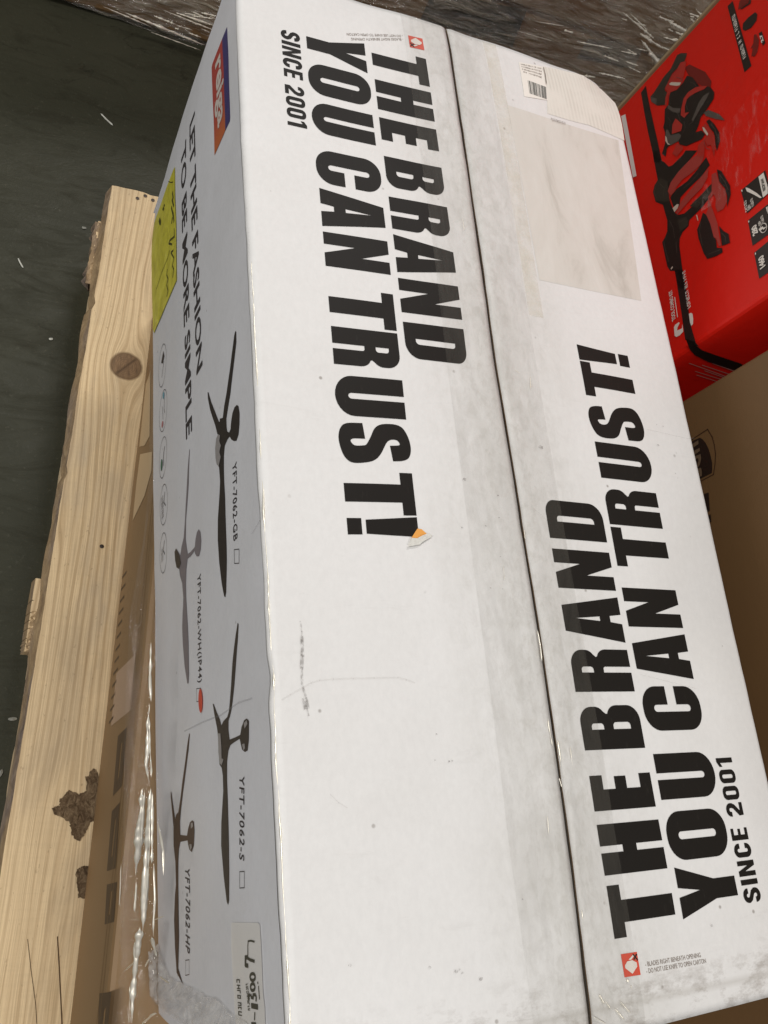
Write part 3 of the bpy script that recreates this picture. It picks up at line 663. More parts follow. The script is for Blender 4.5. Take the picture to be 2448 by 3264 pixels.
fan('fan_picture', [(z48, [(592, 120), (597, 125), (598, 200), (585, 350), (565, 560), (545, 690), (538, 740), (540, 800), (545, 830), (558, 838), (567, 815), (570, 760), (578, 700), (590, 660), (605, 642), (615, 650), (622, 700), (622, 780), (618, 850), (605, 895), (590, 898), (574, 888), (562, 865), (548, 885), (530, 930), (525, 1000), (525, 1080), (528, 1180), (535, 1300), (540, 1450), (543, 1600), (545, 1800), (543, 1960), (537, 2000), (530, 1990), (515, 1900), (498, 1750), (490, 1600), (490, 1450), (500, 1250), (502, 1180), (495, 1085), (485, 1060), (492, 960), (498, 870), (480, 850), (465, 790), (430, 680), (415, 600), (413, 555), (418, 555), (435, 620), (470, 710), (490, 765), (495, 760), (495, 740), (515, 735), (525, 650), (540, 560), (560, 400), (575, 250), (585, 150)])], fan_dk,
    [(lens_m, z48, [(470, 950), (475, 880), (487, 850), (500, 858), (496, 900), (507, 930), (498, 975), (507, 1010), (495, 1075), (482, 1065), (474, 1020)])])
fan('fan_picture', [(z48, [(291, 955), (293, 960), (285, 1200), (275, 1350), (266, 1450), (264, 1590), (272, 1650), (280, 1695), (300, 1680), (330, 1645), (335, 1590), (345, 1540), (358, 1520), (370, 1540), (376, 1600), (373, 1660), (362, 1710), (345, 1712), (332, 1690), (330, 1670), (300, 1710), (278, 1728), (270, 1800), (268, 1900), (270, 2000), (276, 2100)]), (z49, [(245, 0), (258, 200), (262, 300), (265, 500), (260, 560), (252, 560), (235, 450), (222, 300), (219, 200), (225, 60)]), (z48, [(248, 2100), (250, 2000), (240, 1900), (222, 1850), (215, 1800), (195, 1790), (185, 1740), (182, 1680), (192, 1655), (210, 1680), (225, 1705), (235, 1640), (250, 1580), (260, 1450), (268, 1300), (280, 1100)])], fan_gy,
    [(fan_md, z48, [(182, 1680), (192, 1657), (208, 1680), (222, 1710), (232, 1760), (215, 1800), (196, 1788), (186, 1740)])])
fan('fan_picture', [(z49, [(558, 170), (563, 180), (560, 280), (548, 450), (530, 620), (522, 730), (515, 770), (507, 800), (508, 860), (515, 920), (550, 905), (578, 890), (585, 840), (600, 795), (615, 785), (628, 800), (628, 920), (622, 990), (607, 1000), (590, 985), (580, 940), (575, 915), (545, 935), (520, 955), (508, 990), (500, 1060), (500, 1180), (505, 1300), (510, 1450), (515, 1600), (518, 1750), (518, 1950), (513, 1978), (505, 1960), (485, 1800), (468, 1600), (468, 1450), (478, 1250), (475, 1150), (468, 1100), (455, 1080), (448, 1000), (445, 900), (440, 850), (425, 770), (413, 690), (418, 690), (435, 740), (455, 790), (465, 830), (478, 800), (500, 775), (508, 740), (515, 600), (530, 420), (548, 250)])], fan_md,
    [(lens_m, z49, [(448, 880), (462, 880), (468, 960), (470, 1040), (482, 1045), (470, 1085), (458, 1070), (450, 1000)]), (lens_m, z49, [(600, 815), (618, 795), (622, 820), (606, 850)]), (lens_m, z49, [(592, 950), (606, 945), (610, 975), (600, 990)])])
z02 = ((0, 2500), 1.843)
fan('fan_picture', [(z49, [(267, 878), (270, 885), (262, 980), (240, 1130), (222, 1260), (208, 1380), (203, 1450), (205, 1530), (250, 1535), (258, 1490), (270, 1450), (285, 1436), (295, 1445), (298, 1500), (293, 1600), (280, 1640), (265, 1625), (256, 1590), (253, 1565), (205, 1575), (195, 1620), (190, 1700), (188, 1850)]), (z02, [(1058, 700), (1060, 900), (1055, 1080), (1088, 1178), (1045, 1105), (1035, 950), (1030, 800), (1036, 650)]), (z49, [(172, 1850), (170, 1700), (160, 1600), (160, 1480), (148, 1380), (138, 1290), (138, 1250), (143, 1262), (158, 1360), (172, 1430), (178, 1400), (192, 1385), (205, 1300), (220, 1180), (240, 1050), (257, 930)])], fan_br,
    [(lens_m, z49, [(278, 1455), (290, 1450), (292, 1475), (278, 1490)]), (lens_m, z49, [(268, 1590), (280, 1588), (284, 1610), (272, 1630)])])
# red dot sticker
cy, cz = S(651, 2233)
Decal().poly([[(cy + .0095 * math.cos(a), cz + .0062 * math.sin(a)) for a in lin(0, 6.1, 24)]]).build('red_dot_sticker', Mat('red_dot', (.66, .09, .05), .5), sw, side, .0009, 0)
# row of round certification icons
z10 = ((480, 1080), 2.7625)
ico = Decal(); dots = {'blue': Decal(), 'green': Decal(), 'pink': Decal()}
random.seed(5)
for i, (cx, c0) in enumerate(((103, 235), (112, 632), (113, 1045), (120, 1460), (112, 1885))):
    y0, z0 = S(*P(z10, cx, c0)); ya, _ = S(*P(z10, cx, c0 - 172)); r = abs(ya - y0)
    ring = [(y0 + r * math.cos(a), z0 + r * math.sin(a)) for a in lin(0, 2 * math.pi, 33)]
    ico.stroke(ring, .0007)
    if i == 0:
        ico.poly([[(y0 + r * .6, z0 + r * .3), (y0 + r * .2, z0 + r * .55), (y0 + r * .05, z0 + r * .1), (y0 + r * .3, z0 - r * .3)]]); ico.stroke([(y0, z0 + r * .4), (y0 - r * .5, z0 - r * .2)], .0012)
    if i == 2: ico.stroke([(y0 + r * .4, z0 + r * .4), (y0 + r * .1, z0 + r * .1), (y0 - r * .5, z0 + r * .2)], .0016); dots['green'].poly([[(y0 - r * .25 + r * .3 * math.cos(a), z0 - r * .35 + r * .24 * math.sin(a)) for a in lin(0, 6, 12)]])
    if i == 1:
        dots['blue'].poly([[(y0 + r * .72 + r * .16 * math.cos(a), z0 + r * .15 + r * .2 * math.sin(a)) for a in lin(0, 6, 10)]]); dots['pink'].poly([[(y0 - r * .62 + r * .16 * math.cos(a), z0 - r * .2 + r * .2 * math.sin(a)) for a in lin(0, 6, 10)]])
        ico.stroke([(y0 + r * .5, z0 + r * .35), (y0, z0 + r * .2), (y0 - r * .3, z0 + r * .4)], .0011); ico.stroke([(y0 + r * .3, z0 - r * .2), (y0 - r * .4, z0 - r * .1)], .0010)
    if i >= 3: ico.stroke([(y0 + r * .5, z0 + r * .4), (y0 + r * .1, z0 + r * .05), (y0 - r * .2, z0 + r * .45)], .0014)
    if i in (3, 4):
        for k in range(3): ico.add(unread(9, 66), (lambda s, t, k=k: (y0 + r * .6 - s * r * 1.2, z0 - r * (.2 + .2 * k) + t * r * .12)) if i == 3 else (lambda s, t, k=k: (y0 + r * .35 - s * r * .7, z0 - r * (.15 + .2 * k) + t * r * .10)))
ico.build('certification_icons', ink2_m, sw, side, .0004, 0)
for k, cc in (('blue', (.12, .38, .48)), ('green', (.05, .16, .10)), ('pink', (.55, .22, .22))): dots[k].build('icon_colour', Mat('icon_' + k, cc, .5), sw, side, .0007, 0)
# logo: a blue over red block with lower-case name
def lg(s, t): return (.8165 - s * .0995 , -.0285 - (1 - t) * .0455 - (.002 * (s - .5)))
lr = Mat('logo_red', (.42, .065, .05), .45); x_, y_, z_ = lr.sep(); lr.base(lr.mix(lr.ramp(lr.mth('SUBTRACT', .80, y_), [(.045, 0), (.075, 1)]), (.42, .065, .05), (.52, .14, .05)))
Decal().poly([[(0.02, 0), (1, 0), (1, .70), (0, .70), (0, .05)]], lg).build('logo', lr, sw, side, .0004)
Decal().poly([[(0.0, .70), (1.0, .70), (1.01, .98), (.98, 1.0), (.0, 1.0)]], lg).build('logo_band', Mat('logo_blue', (.06, .05, .16), .45), sw, side, .0004)
Decal().add(typeset('reiga', .03), lambda s, t: lg(.10 + s * .72, .10 + t * .60)).build('logo_name', Mat('logo_white', (.62, .56, .50), .5), sw, side, .0007)
# yellow translucent sticker with smeared marker writing
yel = Mat('yellow_sticker', (.40, .33, .035), .35); yn = yel.noise(yel.map((1, 1, 1)), 45, 6, .65, .8)
yel.base(yel.ramp(yn, [(.32, (.50, .45, .03)), (.6, (.76, .70, .07)), (.8, (.86, .82, .25))])); yel.bump(yn, .4, .003)
z44 = ((440, 560), 4.096)
Decal().poly([[S(564, 532), S(572, 895), (.6959, -.353), (.706, -.361), (.83, -.362), (.847, -.352)]]).build('yellow_sticker', yel, sw, side, .0009)
d = Decal(); mk = Mat('marker_smear', (.06, .055, .012), .6)
for p in ([(280, 600), (297, 545), (318, 590), (315, 640), (300, 655)], [(335, 440), (355, 400), (362, 440), (345, 465)], [(355, 400), (365, 370), (375, 395), (368, 410)]): d.poly([[S(*v) for v in px(*z44, p)]])
random.seed(9)
for a, b in zip([(485, 230), (480, 320), (470, 420), (490, 500), (480, 560)], [(495, 300), (500, 400), (490, 520), (500, 600), (470, 620)]): d.stroke([S(*v) for v in px(*z44, [a, b])], .0035)
for pts in ([(500, 700), (505, 800), (440, 850), (425, 890), (470, 900)], [(490, 980), (460, 1010), (500, 1080), (480, 1180), (500, 1230), (485, 1330)], [(405, 1230), (395, 1300), (415, 1350), (395, 1430), (415, 1500), (400, 1580)]): d.stroke([S(*v) for v in px(*z44, pts)], .0022)
d.stroke([S(*v) for v in px(*z44, [(440, 980), (410, 1080), (330, 1260), (250, 1480)])], .0009); d.stroke([S(*v) for v in px(*z44, [(420, 80), (460, 95), (490, 90)])], .001)
d.build('marker_writing', mk, sw, side, .0012, 0)
# label with handwriting near the corner
z70 = ((700, 2900), 6.075)
labm = Mat('grey_label', (.88, .86, .82), .3, alpha=.85)
Decal().poly([[S(*v) for v in px(*z70, [(288, 245), (320, 235), (760, 245), (795, 290), (830, 900), (850, 1600), (880, 1900), (890, 2300), (860, 2800), (420, 2800), (345, 1900), (320, 1400), (290, 700)])]]).build('handwritten_label', labm, sw, side, .0009)
d = Decal(); pen = lambda pts, wd=.0016: d.stroke([S(*v) for v in px(*z70, pts)], wd)
pen([(712, 612), (655, 592), (605, 600), (600, 700), (602, 860)], .0011); pen([(598, 912), (560, 915), (558, 1060), (600, 1075)], .0026); pen([(580, 915), (640, 960), (712, 990)], .0018)
for cy_, rx in ((1295, 45), (1490, 38)): pen([(683 + rx * math.cos(a), cy_ + 66 * math.sin(a)) for a in lin(0, 2 * math.pi, 17)], .0018)
pen([(630, 1640), (605, 1680), (620, 1720)], .002); pen([(650, 1640), (660, 1690), (690, 1700), (690, 1640), (730, 1640), (745, 1690), (740, 1750)], .0018)
pen([(665, 1850), (765, 1875)], .0030); pen([(720, 1990), (715, 2120)], .0014); pen([(665, 2200), (735, 2210)], .002); pen([(735, 2330), (640, 2420), (735, 2500)], .002)
for (a, b) in (((770, 1400), (775, 1420)), ((785, 1480), (800, 1720))): pen([a, b], .0012)
d.add(unread(8, 59), fmap(P(z70, 390, 1330), P(z70, 430, 2050), P(z70, 450, 1330)))
d.add(unread(12, 87), fmap(P(z70, 560, 1400), P(z70, 600, 1950), P(z70, 600, 1400)))
d.build('handwriting', Mat('pen_ink', (.075, .07, .05), .6), sw, side, .0014, 0)

# --- stretch film clinging to the white carton's lower edge, wrinkles catching the lamps
filmA = film('wrinkled_film', .0, .05, (2.2, .30, 1.6), 52, .7, .006, (.62, .50, .34), grow=(.62, .85, .12)); filmA.fac.inputs[0].default_value = .03
def fs(t, y):
    k = min(1, max(0, (.52 - y) / .16)); r = N(y * 11, t * 9, 2) * .6 + N(y * 34, t * 22, 5) * .3
    xw = -.0015; 
    if t < .45:
        u = t / .45; z = -.300 - .062 * u; x = xw - .004 - .012 * u * u * k - xs(y, -.33) * (1 - u)
    else:
        u = (t - .45) / .55; z = -.362 - .012 * u; x0 = -.0165 * k - .003; x1 = bcx(y) - .003
        x = x0 + (x1 - x0) * min(1, u * 1.6) - .008 * math.sin(math.pi * u) * k
    rid = .0055 * k * (abs(math.sin(t * 26 + 3 * N(y * 5, 0, 3))) ** 2) * math.sin(math.pi * t)
    return Vector((x - rid - .0035 * r * k, y, z + .004 * r))
link('stretch_film', grid('film', lin(0, .58, 45), lin(-.12, .66, 260), lambda t, y: fs(t, y)), filmA, wc, smooth=True)
# bunched film at the near lower corner
bun = Mat('bunched_film', (.84, .82, .79), .12, .9, alpha=.75); bq = bun.noise(bun.map((1, 1, 1), (0, 0, .5)), 60, 7, .65, 1.2); bun.bump(bq, .6, .004); bun.lk(bun.ramp(bq, [(.38, .14), (.62, .62)]), bun.b.inputs['Alpha'])
_lo = [S(*p) for p in ((492, 3060), (478, 3190), (540, 3232), (600, 3268), (700, 3325), (800, 3400))]
_hi = [S(*p) for p in ((500, 3010), (545, 3110), (610, 3140), (700, 3180), (790, 3255), (880, 3330))]
def pl(P_, t):
    t *= len(P_) - 1; k = min(int(t), len(P_) - 2); return Vector(P_[k]).lerp(Vector(P_[k + 1]), t - k)
def bf(a, b):
    q = pl(_lo, a).lerp(pl(_hi, a), b); r = N(a * 12, b * 3, 3) + .5 * N(a * 30, b * 8, 6)
    fold = abs(math.sin(b * 7 + 3 * N(a * 5, b * 2, 9)))
    return Vector((-xs(q.x, q.y) - .0012 - .0055 * math.sin(math.pi * b) * (.5 + fold) - .0022 * abs(r), q.x + .0015 * r, q.y + .0015 * N(a * 20, b * 6, 1)))
link('film_bunch', grid('bunch', lin(0, 1, 130), lin(0, 1, 40), bf), bun, wc, smooth=True)
# film highlight along the long top edge: pale tubes, built further below
EDGE = True

# ------------------------------------------------------------------ red tool-kit carton standing upside down beyond the right edge
RB = Vector((.2504, .9681, 0)); RN = Vector((.9681, -.2504, 0)); RC = .30
_n = onp(2237, 1080, RN, RC); RNEAR = Vector((_n.x, _n.y, 0)); _f = onp(1982, 342, RN, RC); RL = (Vector((_f.x, _f.y, 0)) - RNEAR).length + .002
def redf(s, z, o=0): return RNEAR + RB * s + Vector((0, 0, z)) - RN * o
def rbox(a, b, c): return RNEAR + RB * a + RN * b + Vector((0, 0, c))
def Rp(X, Y): q = onp(X, Y, RN, RC); return ((q - RNEAR).dot(RB), q.z)
rc = empty('red_tool_carton', 'glossy red carton printed with black and red cordless tools, standing behind the white box', 'carton', rbox(RL / 2, .15, ZP))
redb = Mat('red_gloss_board', (.52, .010, .006), .40, .25)
rn_ = redb.noise(redb.map((1, 1, 1)), 7, 5, .6, .6); rst = redb.ramp(redb.noise(redb.map((1, .5, 3), (.6, .2, .3)), 20, 8, .75, 1.5), [(.62, 0), (.75, 1)])
redb.base(redb.mix(redb.mth('MULTIPLY', rst, .05), redb.mix(rn_, (.70, .012, .005), (.56, .009, .003)), (.7, .3, .25))); redb.bump(rn_, .35, .006)
link('box_wall', boxf('box_wall', rbox, 0, RL, 0, .30, ZP + .001, .34), [redb], rc, bevel=.004)
kr = Mat('kraft_rim', (.30, .22, .12), .7)
link('raw_edge', boxf('raw_edge', rbox, RL + .0005, RL + .0055, -.0015, .004, -.58, .335), kr, rc)
blk = Mat('print_black', (.012, .008, .006), .4); dkr = Mat('print_dark_red', (.16, .007, .004), .4); md = Mat('print_mid_red', (.40, .022, .014), .4); gyp = Mat('print_grey', (.085, .07, .058), .4); dgy = Mat('print_charcoal', (.028, .024, .016), .4); cream = Mat('print_cream', (.55, .47, .38), .45)
dusty = Mat('print_dusty_red', (.36, .04, .03), .45)
z20 = ((2020, 140), 5.027); z06 = ((2060, 480), 4.276); z21 = ((2120, 860), 5.058); z22 = ((2280, 0), 8.506); z23 = ((2340, 540), 5.824)
lay = {}
def rp(key, mat, z, *polys, off=.0004):
    d = Decal()
    for p in polys: d.poly([[Rp(*v) for v in px(*z, p)]])
    return d, mat, off
parts = [
 ('printed_strap', blk, .0004, z20, [[(120, 780), (200, 670), (230, 850), (300, 1180), (370, 1480), (440, 1810), (440, 1900), (330, 1900), (310, 1750), (230, 1400), (170, 1080)]]),
 ('printed_strap', blk, .0004, z06, [[(90, 0), (185, 0), (215, 140), (250, 160), (310, 220), (360, 200), (500, 60), (540, 0), (700, 0), (560, 170), (420, 330), (360, 400), (320, 480), (300, 560), (330, 700), (380, 830), (430, 880), (520, 860), (700, 700), (850, 520), (900, 450), (960, 480), (960, 540), (870, 640), (760, 780), (660, 880), (590, 950), (580, 1030), (500, 1110), (460, 1200), (455, 1300), (480, 1500), (500, 1650), (530, 1881), (440, 1881), (390, 1640), (330, 1640), (290, 1580), (260, 1440), (220, 1250), (260, 1180), (290, 1100), (290, 950), (260, 850), (230, 740), (130, 700), (95, 560), (120, 470), (160, 400), (130, 250)], [(350, 700), (330, 640), (420, 520), (560, 420), (700, 260), (820, 90), (870, 200), (740, 370), (600, 500), (470, 640), (460, 740), (400, 840)]]),
 ('printed_strap', blk, .0004, z21, [[(160, 0), (290, 0), (350, 350), (380, 640), (420, 900), (500, 1180), (560, 1250), (330, 1130), (310, 1000), (270, 700), (215, 350)]]),
 ('printed_tool', dgy, .0006, z20, [[(270, 850), (330, 780), (480, 540), (600, 400), (700, 180), (760, 150), (860, 150), (850, 200), (820, 280), (700, 400), (620, 480), (560, 600), (500, 740), (540, 780), (520, 860), (510, 980), (380, 990), (290, 930)]]),
 ('printed_tool', blk, .0007, z20, [[(860, 510), (950, 540), (1010, 620), (1060, 680), (1180, 680), (1240, 700), (1300, 780), (1290, 880), (1180, 1050), (1080, 1180), (1050, 1300), (1000, 1420), (1090, 1390), (1150, 1450), (1100, 1530), (980, 1580), (850, 1640), (740, 1610), (720, 1550), (640, 1600), (570, 1640), (540, 1680), (520, 1810), (460, 1760), (510, 1600), (510, 1420), (480, 1340), (500, 1250), (505, 1050), (560, 980), (570, 860), (600, 770), (700, 740), (800, 620)], [(1170, 1240), (1220, 1210), (1300, 1290), (1380, 1420), (1390, 1560), (1340, 1720), (1310, 1560), (1290, 1420), (1230, 1350)]]),
 ('printed_tool', dkr, .0005, z20, [[(820, 380), (900, 330), (1000, 380), (1150, 450), (1250, 600), (1240, 700), (1100, 680), (980, 600), (880, 500)]]),
 ('printed_tool', md, .0010, z20, [[(560, 620), (620, 500), (700, 420), (760, 300), (850, 280), (840, 400), (810, 520), (790, 640), (700, 740), (600, 780), (560, 860), (540, 1010), (510, 980), (520, 860), (550, 770), (505, 720)], [(1190, 680), (1140, 730), (1000, 790), (900, 850), (860, 900), (830, 1000), (830, 1110), (900, 1100), (820, 1190), (765, 1150), (770, 1050), (810, 880), (880, 780), (1000, 700), (1100, 680)], [(1100, 1340), (1160, 1280), (1250, 1380), (1310, 1480), (1320, 1650), (1300, 1810), (1270, 1700), (1250, 1620), (1190, 1640), (1150, 1560), (1140, 1810), (1030, 1810), (1040, 1640), (1100, 1570), (1180, 1480)], [(700, 1600), (790, 1640), (800, 1700), (700, 1810), (630, 1760)], [(620, 1450), (630, 1300), (680, 1200), (720, 1230), (790, 1300), (770, 1400)]]),
 ('printed_tool', gyp, .0009, z20, [[(275, 850), (380, 880), (370, 980), (290, 930)], [(560, 980), (640, 1030), (760, 1040), (740, 1110), (640, 1100), (555, 1040)], [(530, 1380), (560, 1380), (600, 1470), (730, 1440), (770, 1470), (730, 1560), (600, 1630), (540, 1600), (515, 1500)], [(1220, 780), (1180, 880), (1090, 1020), (960, 1250), (940, 1220), (1050, 950), (1120, 840)], [(1130, 1110), (1200, 1060), (1380, 1130), (1470, 1230), (1330, 1210), (1170, 1160)]]),
 ('printed_badge', cream, .0013, z20, [[(585, 640), (620, 620), (770, 625), (750, 670), (700, 680), (590, 665)], [(520, 1480), (540, 1500), (560, 1590), (600, 1625), (560, 1620), (520, 1560)], [(1115, 1340), (1145, 1350), (1210, 1450), (1190, 1480), (1130, 1400)]]),
 ('printed_tool', dusty, .0009, z06, [[(700, 60), (710, 0), (800, 0), (790, 100), (750, 200), (640, 300), (500, 400), (420, 500), (400, 560), (340, 620), (300, 560), (340, 440), (440, 300), (600, 130)], [(450, 780), (480, 700), (620, 530), (740, 380), (860, 240), (840, 380), (760, 520), (620, 660), (480, 820), (430, 880), (415, 850)], [(900, 330), (960, 300), (1010, 450), (1090, 560), (1110, 700), (1060, 800), (980, 840), (950, 760), (960, 670), (930, 600), (850, 680), (850, 800), (820, 870), (880, 1000), (930, 1190), (960, 1200), (1000, 1310), (1030, 1300), (1000, 1140), (980, 1000), (930, 850), (850, 640), (900, 560)]]),
 ('printed_tool', blk, .0008, z06, [[(780, 850), (830, 880), (880, 1000), (930, 1180), (960, 1220), (970, 1330), (1040, 1330), (1050, 1390), (960, 1440), (840, 1480), (790, 1400), (720, 1200), (700, 1080), (740, 980)], [(970, 260), (1030, 280), (1150, 480), (1160, 600), (1110, 780), (1110, 620), (1080, 520), (1000, 420)], [(960, 680), (1000, 700), (1070, 710), (1050, 790), (980, 840)], [(1000, 1030), (1060, 1100), (1130, 1140), (1150, 1260), (1100, 1280), (1040, 1300), (1020, 1160)]]),
 ('printed_tool', dgy, .0008, z06, [[(120, 470), (200, 380), (300, 420), (310, 560), (330, 700), (260, 700), (140, 690), (100, 580)], [(600, 760), (760, 600), (900, 450), (950, 500), (860, 640), (700, 780)], [(430, 950), (560, 900), (580, 1020), (470, 1110)]]),
 ('printed_badge', cream, .0012, z06, [[(370, 790), (430, 735), (455, 740), (440, 790), (395, 845)], [(345, 1610), (370, 1580), (375, 1600), (350, 1630)], [(690, 880), (705, 885), (722, 960), (712, 962)]]),
 ('printed_panel', blk, .0005, z22, [[(340, 170), (480, 30), (990, 1790), (800, 1960)], [(750, 800), (760, 640), (900, 480), (1090, 330), (1150, 390), (1130, 560), (980, 760), (820, 840)], [(1185, 910), (1270, 850), (1370, 1170), (1300, 1250)], [(910, 0), (980, 0), (970, 100), (720, 260), (690, 240), (900, 90)]]),
 ('printed_tool', dkr, .0006, z22, [[(660, 60), (700, 0), (905, 0), (890, 90), (700, 230), (630, 260)], [(1060, 950), (1120, 930), (1200, 1100), (1180, 1280), (1150, 1420), (1080, 1540), (990, 1520), (1030, 1300), (970, 1320), (1040, 1180)]]),
 ('printed_panel', blk, .0005, z06, [[(1295, 545), (1625, 270), (1700, 560), (1380, 860)], [(1390, 955), (1800, 620), (1900, 980), (1455, 1300)], [(1475, 1395), (1800, 1130), (1900, 1500), (1545, 1750)]]),
 ('printed_badge', whiteink_m, .0010, z23, [[(465, 145), (560, 65), (640, 340), (640, 455), (550, 530)], [(225, 345), (250, 345), (300, 365), (440, 450), (530, 530), (495, 540), (380, 475), (250, 415)], [(145, 395), (165, 380), (170, 410), (155, 425)], [(275, 965), (293, 955), (297, 985), (280, 998)], [(400, 1560), (418, 1548), (422, 1580), (405, 1595)], [(605, 715), (640, 695), (640, 840)], [(470, 1115), (530, 1070), (550, 1065), (560, 1090), (625, 1065), (560, 1130), (545, 1110), (500, 1150), (480, 1145)]]),
 ('printed_letter', whiteink_m, .0010, z21, [[(155, 930), (175, 890), (235, 850), (245, 865), (210, 940), (205, 985), (285, 950), (290, 880), (305, 1000), (250, 1060), (195, 1088), (165, 1070)], [(395, 715), (430, 700), (455, 715), (465, 800), (462, 880), (435, 912), (415, 860)], [(160, 445), (172, 445), (218, 765), (208, 775)]]),
]
for nm, mt, off, z, polys in parts:
    for p_ in polys:
        d, mt, off = rp(nm, mt, z, p_, off=off); d.build(nm, mt, rc, redf, off, 0)
def rmp(z, a, b, c_):
    A, B, C_ = (Vector(Rp(*P(z, *q))) for q in (a, b, c_)); u = B - A; v = C_ - A; v -= u * (v.dot(u) / u.dot(u)); return lambda s, t: tuple(A + u * s + v * t)
d = Decal()
d.add(typeset('TOOL COMBO KIT', .03), rmp(z21, (182, 800), (125, 318), (125, 838)))
d.add(unread(17, 122), rmp(z21, (427, 600), (338, 0), (376, 640)))
d.add(typeset('280', .05), rmp(z23, (462, 1180), (428, 1012), (362, 1252)))
d.add(typeset('1460', .05), rmp(z23, (600, 1790), (560, 1580), (495, 1880)))
d.add(unread(7, 52), rmp(z23, (575, 975), (545, 850), (530, 1012))); d.add(unread(5, 38), rmp(z23, (520, 1022), (495, 935), (475, 1058)))
d.add(unread(7, 52), rmp(z23, (388, 672), (355, 530), (340, 708))); d.add(unread(5, 38), rmp(z23, (330, 728), (305, 625), (283, 765))); d.add(unread(8, 59), rmp(z23, (272, 768), (238, 572), (225, 805)))
d.add(unread(7, 52), rmp(z22, (640, 790), (545, 370), (545, 830))); d.add(unread(6, 45), rmp(z22, (735, 1130), (650, 820), (650, 1200))); d.add(unread(7, 52), rmp(z22, (855, 1540), (760, 1180), (770, 1610)))
d.add(typeset('2.7', .06), rmp(z22, (1335, 1120), (1280, 920), (1270, 1175)))
ring = [Rp(*v) for v in px(*z23, [(560 + 62 * math.cos(a) + 0 * a, 1095 + 85 * math.sin(a) - 20 * math.cos(a)) for a in lin(0, 2 * math.pi, 25)])]
d.split('lettering', whiteink_m, rc, redf, .0011, 0)
Decal().stroke(ring, .0008).build('printed_badge', whiteink_m, rc, redf, .0011, 0)
Decal().add(typeset('RECIP SAW', .03), rmp(z23, (605, 380), (560, 160), (560, 440))).build('lettering', blk, rc, redf, .0014, 0)
d = Decal(); hs = lambda z, pts, w_=.0005: Decal().stroke([Rp(*v) for v in px(*z, pts)], w_).build('printed_highlight', gyp, rc, redf, .0014, 0)
for pts in ([(300, 880), (430, 700), (520, 560)], [(610, 480), (700, 330), (760, 200)], [(600, 800), (580, 900), (600, 980)], [(650, 1080), (720, 1120), (760, 1240)], [(870, 880), (850, 980), (880, 1060)], [(920, 620), (980, 640), (1020, 690)], [(820, 1250), (840, 1350), (800, 1440)], [(1250, 1290), (1320, 1380), (1350, 1480)], [(900, 1300), (960, 1260), (1000, 1180)], [(560, 1180), (600, 1240), (590, 1330)], [(700, 540), (760, 560), (790, 600)], [(1150, 1590), (1180, 1680), (1240, 1700)]): hs(z20, pts)
for pts in ([(200, 460), (260, 520), (240, 640)], [(140, 500), (120, 580), (160, 660)], [(330, 960), (380, 1060), (400, 1200)], [(470, 980), (540, 940)], [(520, 520), (620, 440), (720, 320)], [(640, 720), (760, 620), (880, 480)], [(1010, 330), (1090, 440), (1130, 540)], [(760, 980), (740, 1100), (780, 1300)], [(1040, 1130), (1090, 1180), (1100, 1250)], [(860, 1420), (940, 1390), (1020, 1360)], [(250, 1240), (280, 1380), (320, 1520)], [(420, 1250), (430, 1400)]): hs(z06, pts)
# grey film smear over the print
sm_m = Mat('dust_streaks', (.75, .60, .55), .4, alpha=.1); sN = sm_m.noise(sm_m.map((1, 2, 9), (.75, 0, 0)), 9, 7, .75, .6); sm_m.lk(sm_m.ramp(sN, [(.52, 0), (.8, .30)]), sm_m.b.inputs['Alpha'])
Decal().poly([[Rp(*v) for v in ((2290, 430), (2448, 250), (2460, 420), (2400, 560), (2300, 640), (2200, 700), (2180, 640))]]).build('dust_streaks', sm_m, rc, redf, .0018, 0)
# white paper slip on its edge near the white carton
Decal().poly([[Rp(*v) for v in px((1648, 0), 2.074, [(692, 770), (720, 757), (795, 1165), (770, 1175)])]]).build('paper_slip', Mat('slip', (.70, .62, .58), .6), rc, redf, .0010, 0)
# near side wall print: strap continues round the corner, pale fine lines
def nearf(s, z, o=0): return RNEAR + RN * s - RB * o + Vector((0, 0, z))
NC = RB.dot(RNEAR)
def Np(X, Y): q = onp(X, Y, RB, NC); return ((q - RNEAR).dot(RN), q.z)
Decal().poly([[Np(*v) for v in px(*z21, [(470, 1150), (510, 1220), (600, 1290), (850, 1380), (1180, 1490), (1250, 1520), (1200, 1640), (1000, 1580), (700, 1480), (480, 1370), (400, 1280), (360, 1180), (330, 1100)])]]).build('printed_strap', blk, rc, nearf, .0006, 0)
d = Decal()
for a, b in (((390, 1500), (1000, 1720)), ((600, 1530), (1050, 1680)), ((765, 1500), (1100, 1620)), ((490, 1630), (900, 1760)), ((510, 1690), (860, 1800)), ((640, 1620), (980, 1740))): d.stroke([Np(*P(z21, *a)), Np(*P(z21, *b))], .0011)
d.build('small_print', Mat('pale_print', (.50, .20, .17), .5), rc, nearf, .0006, 0)

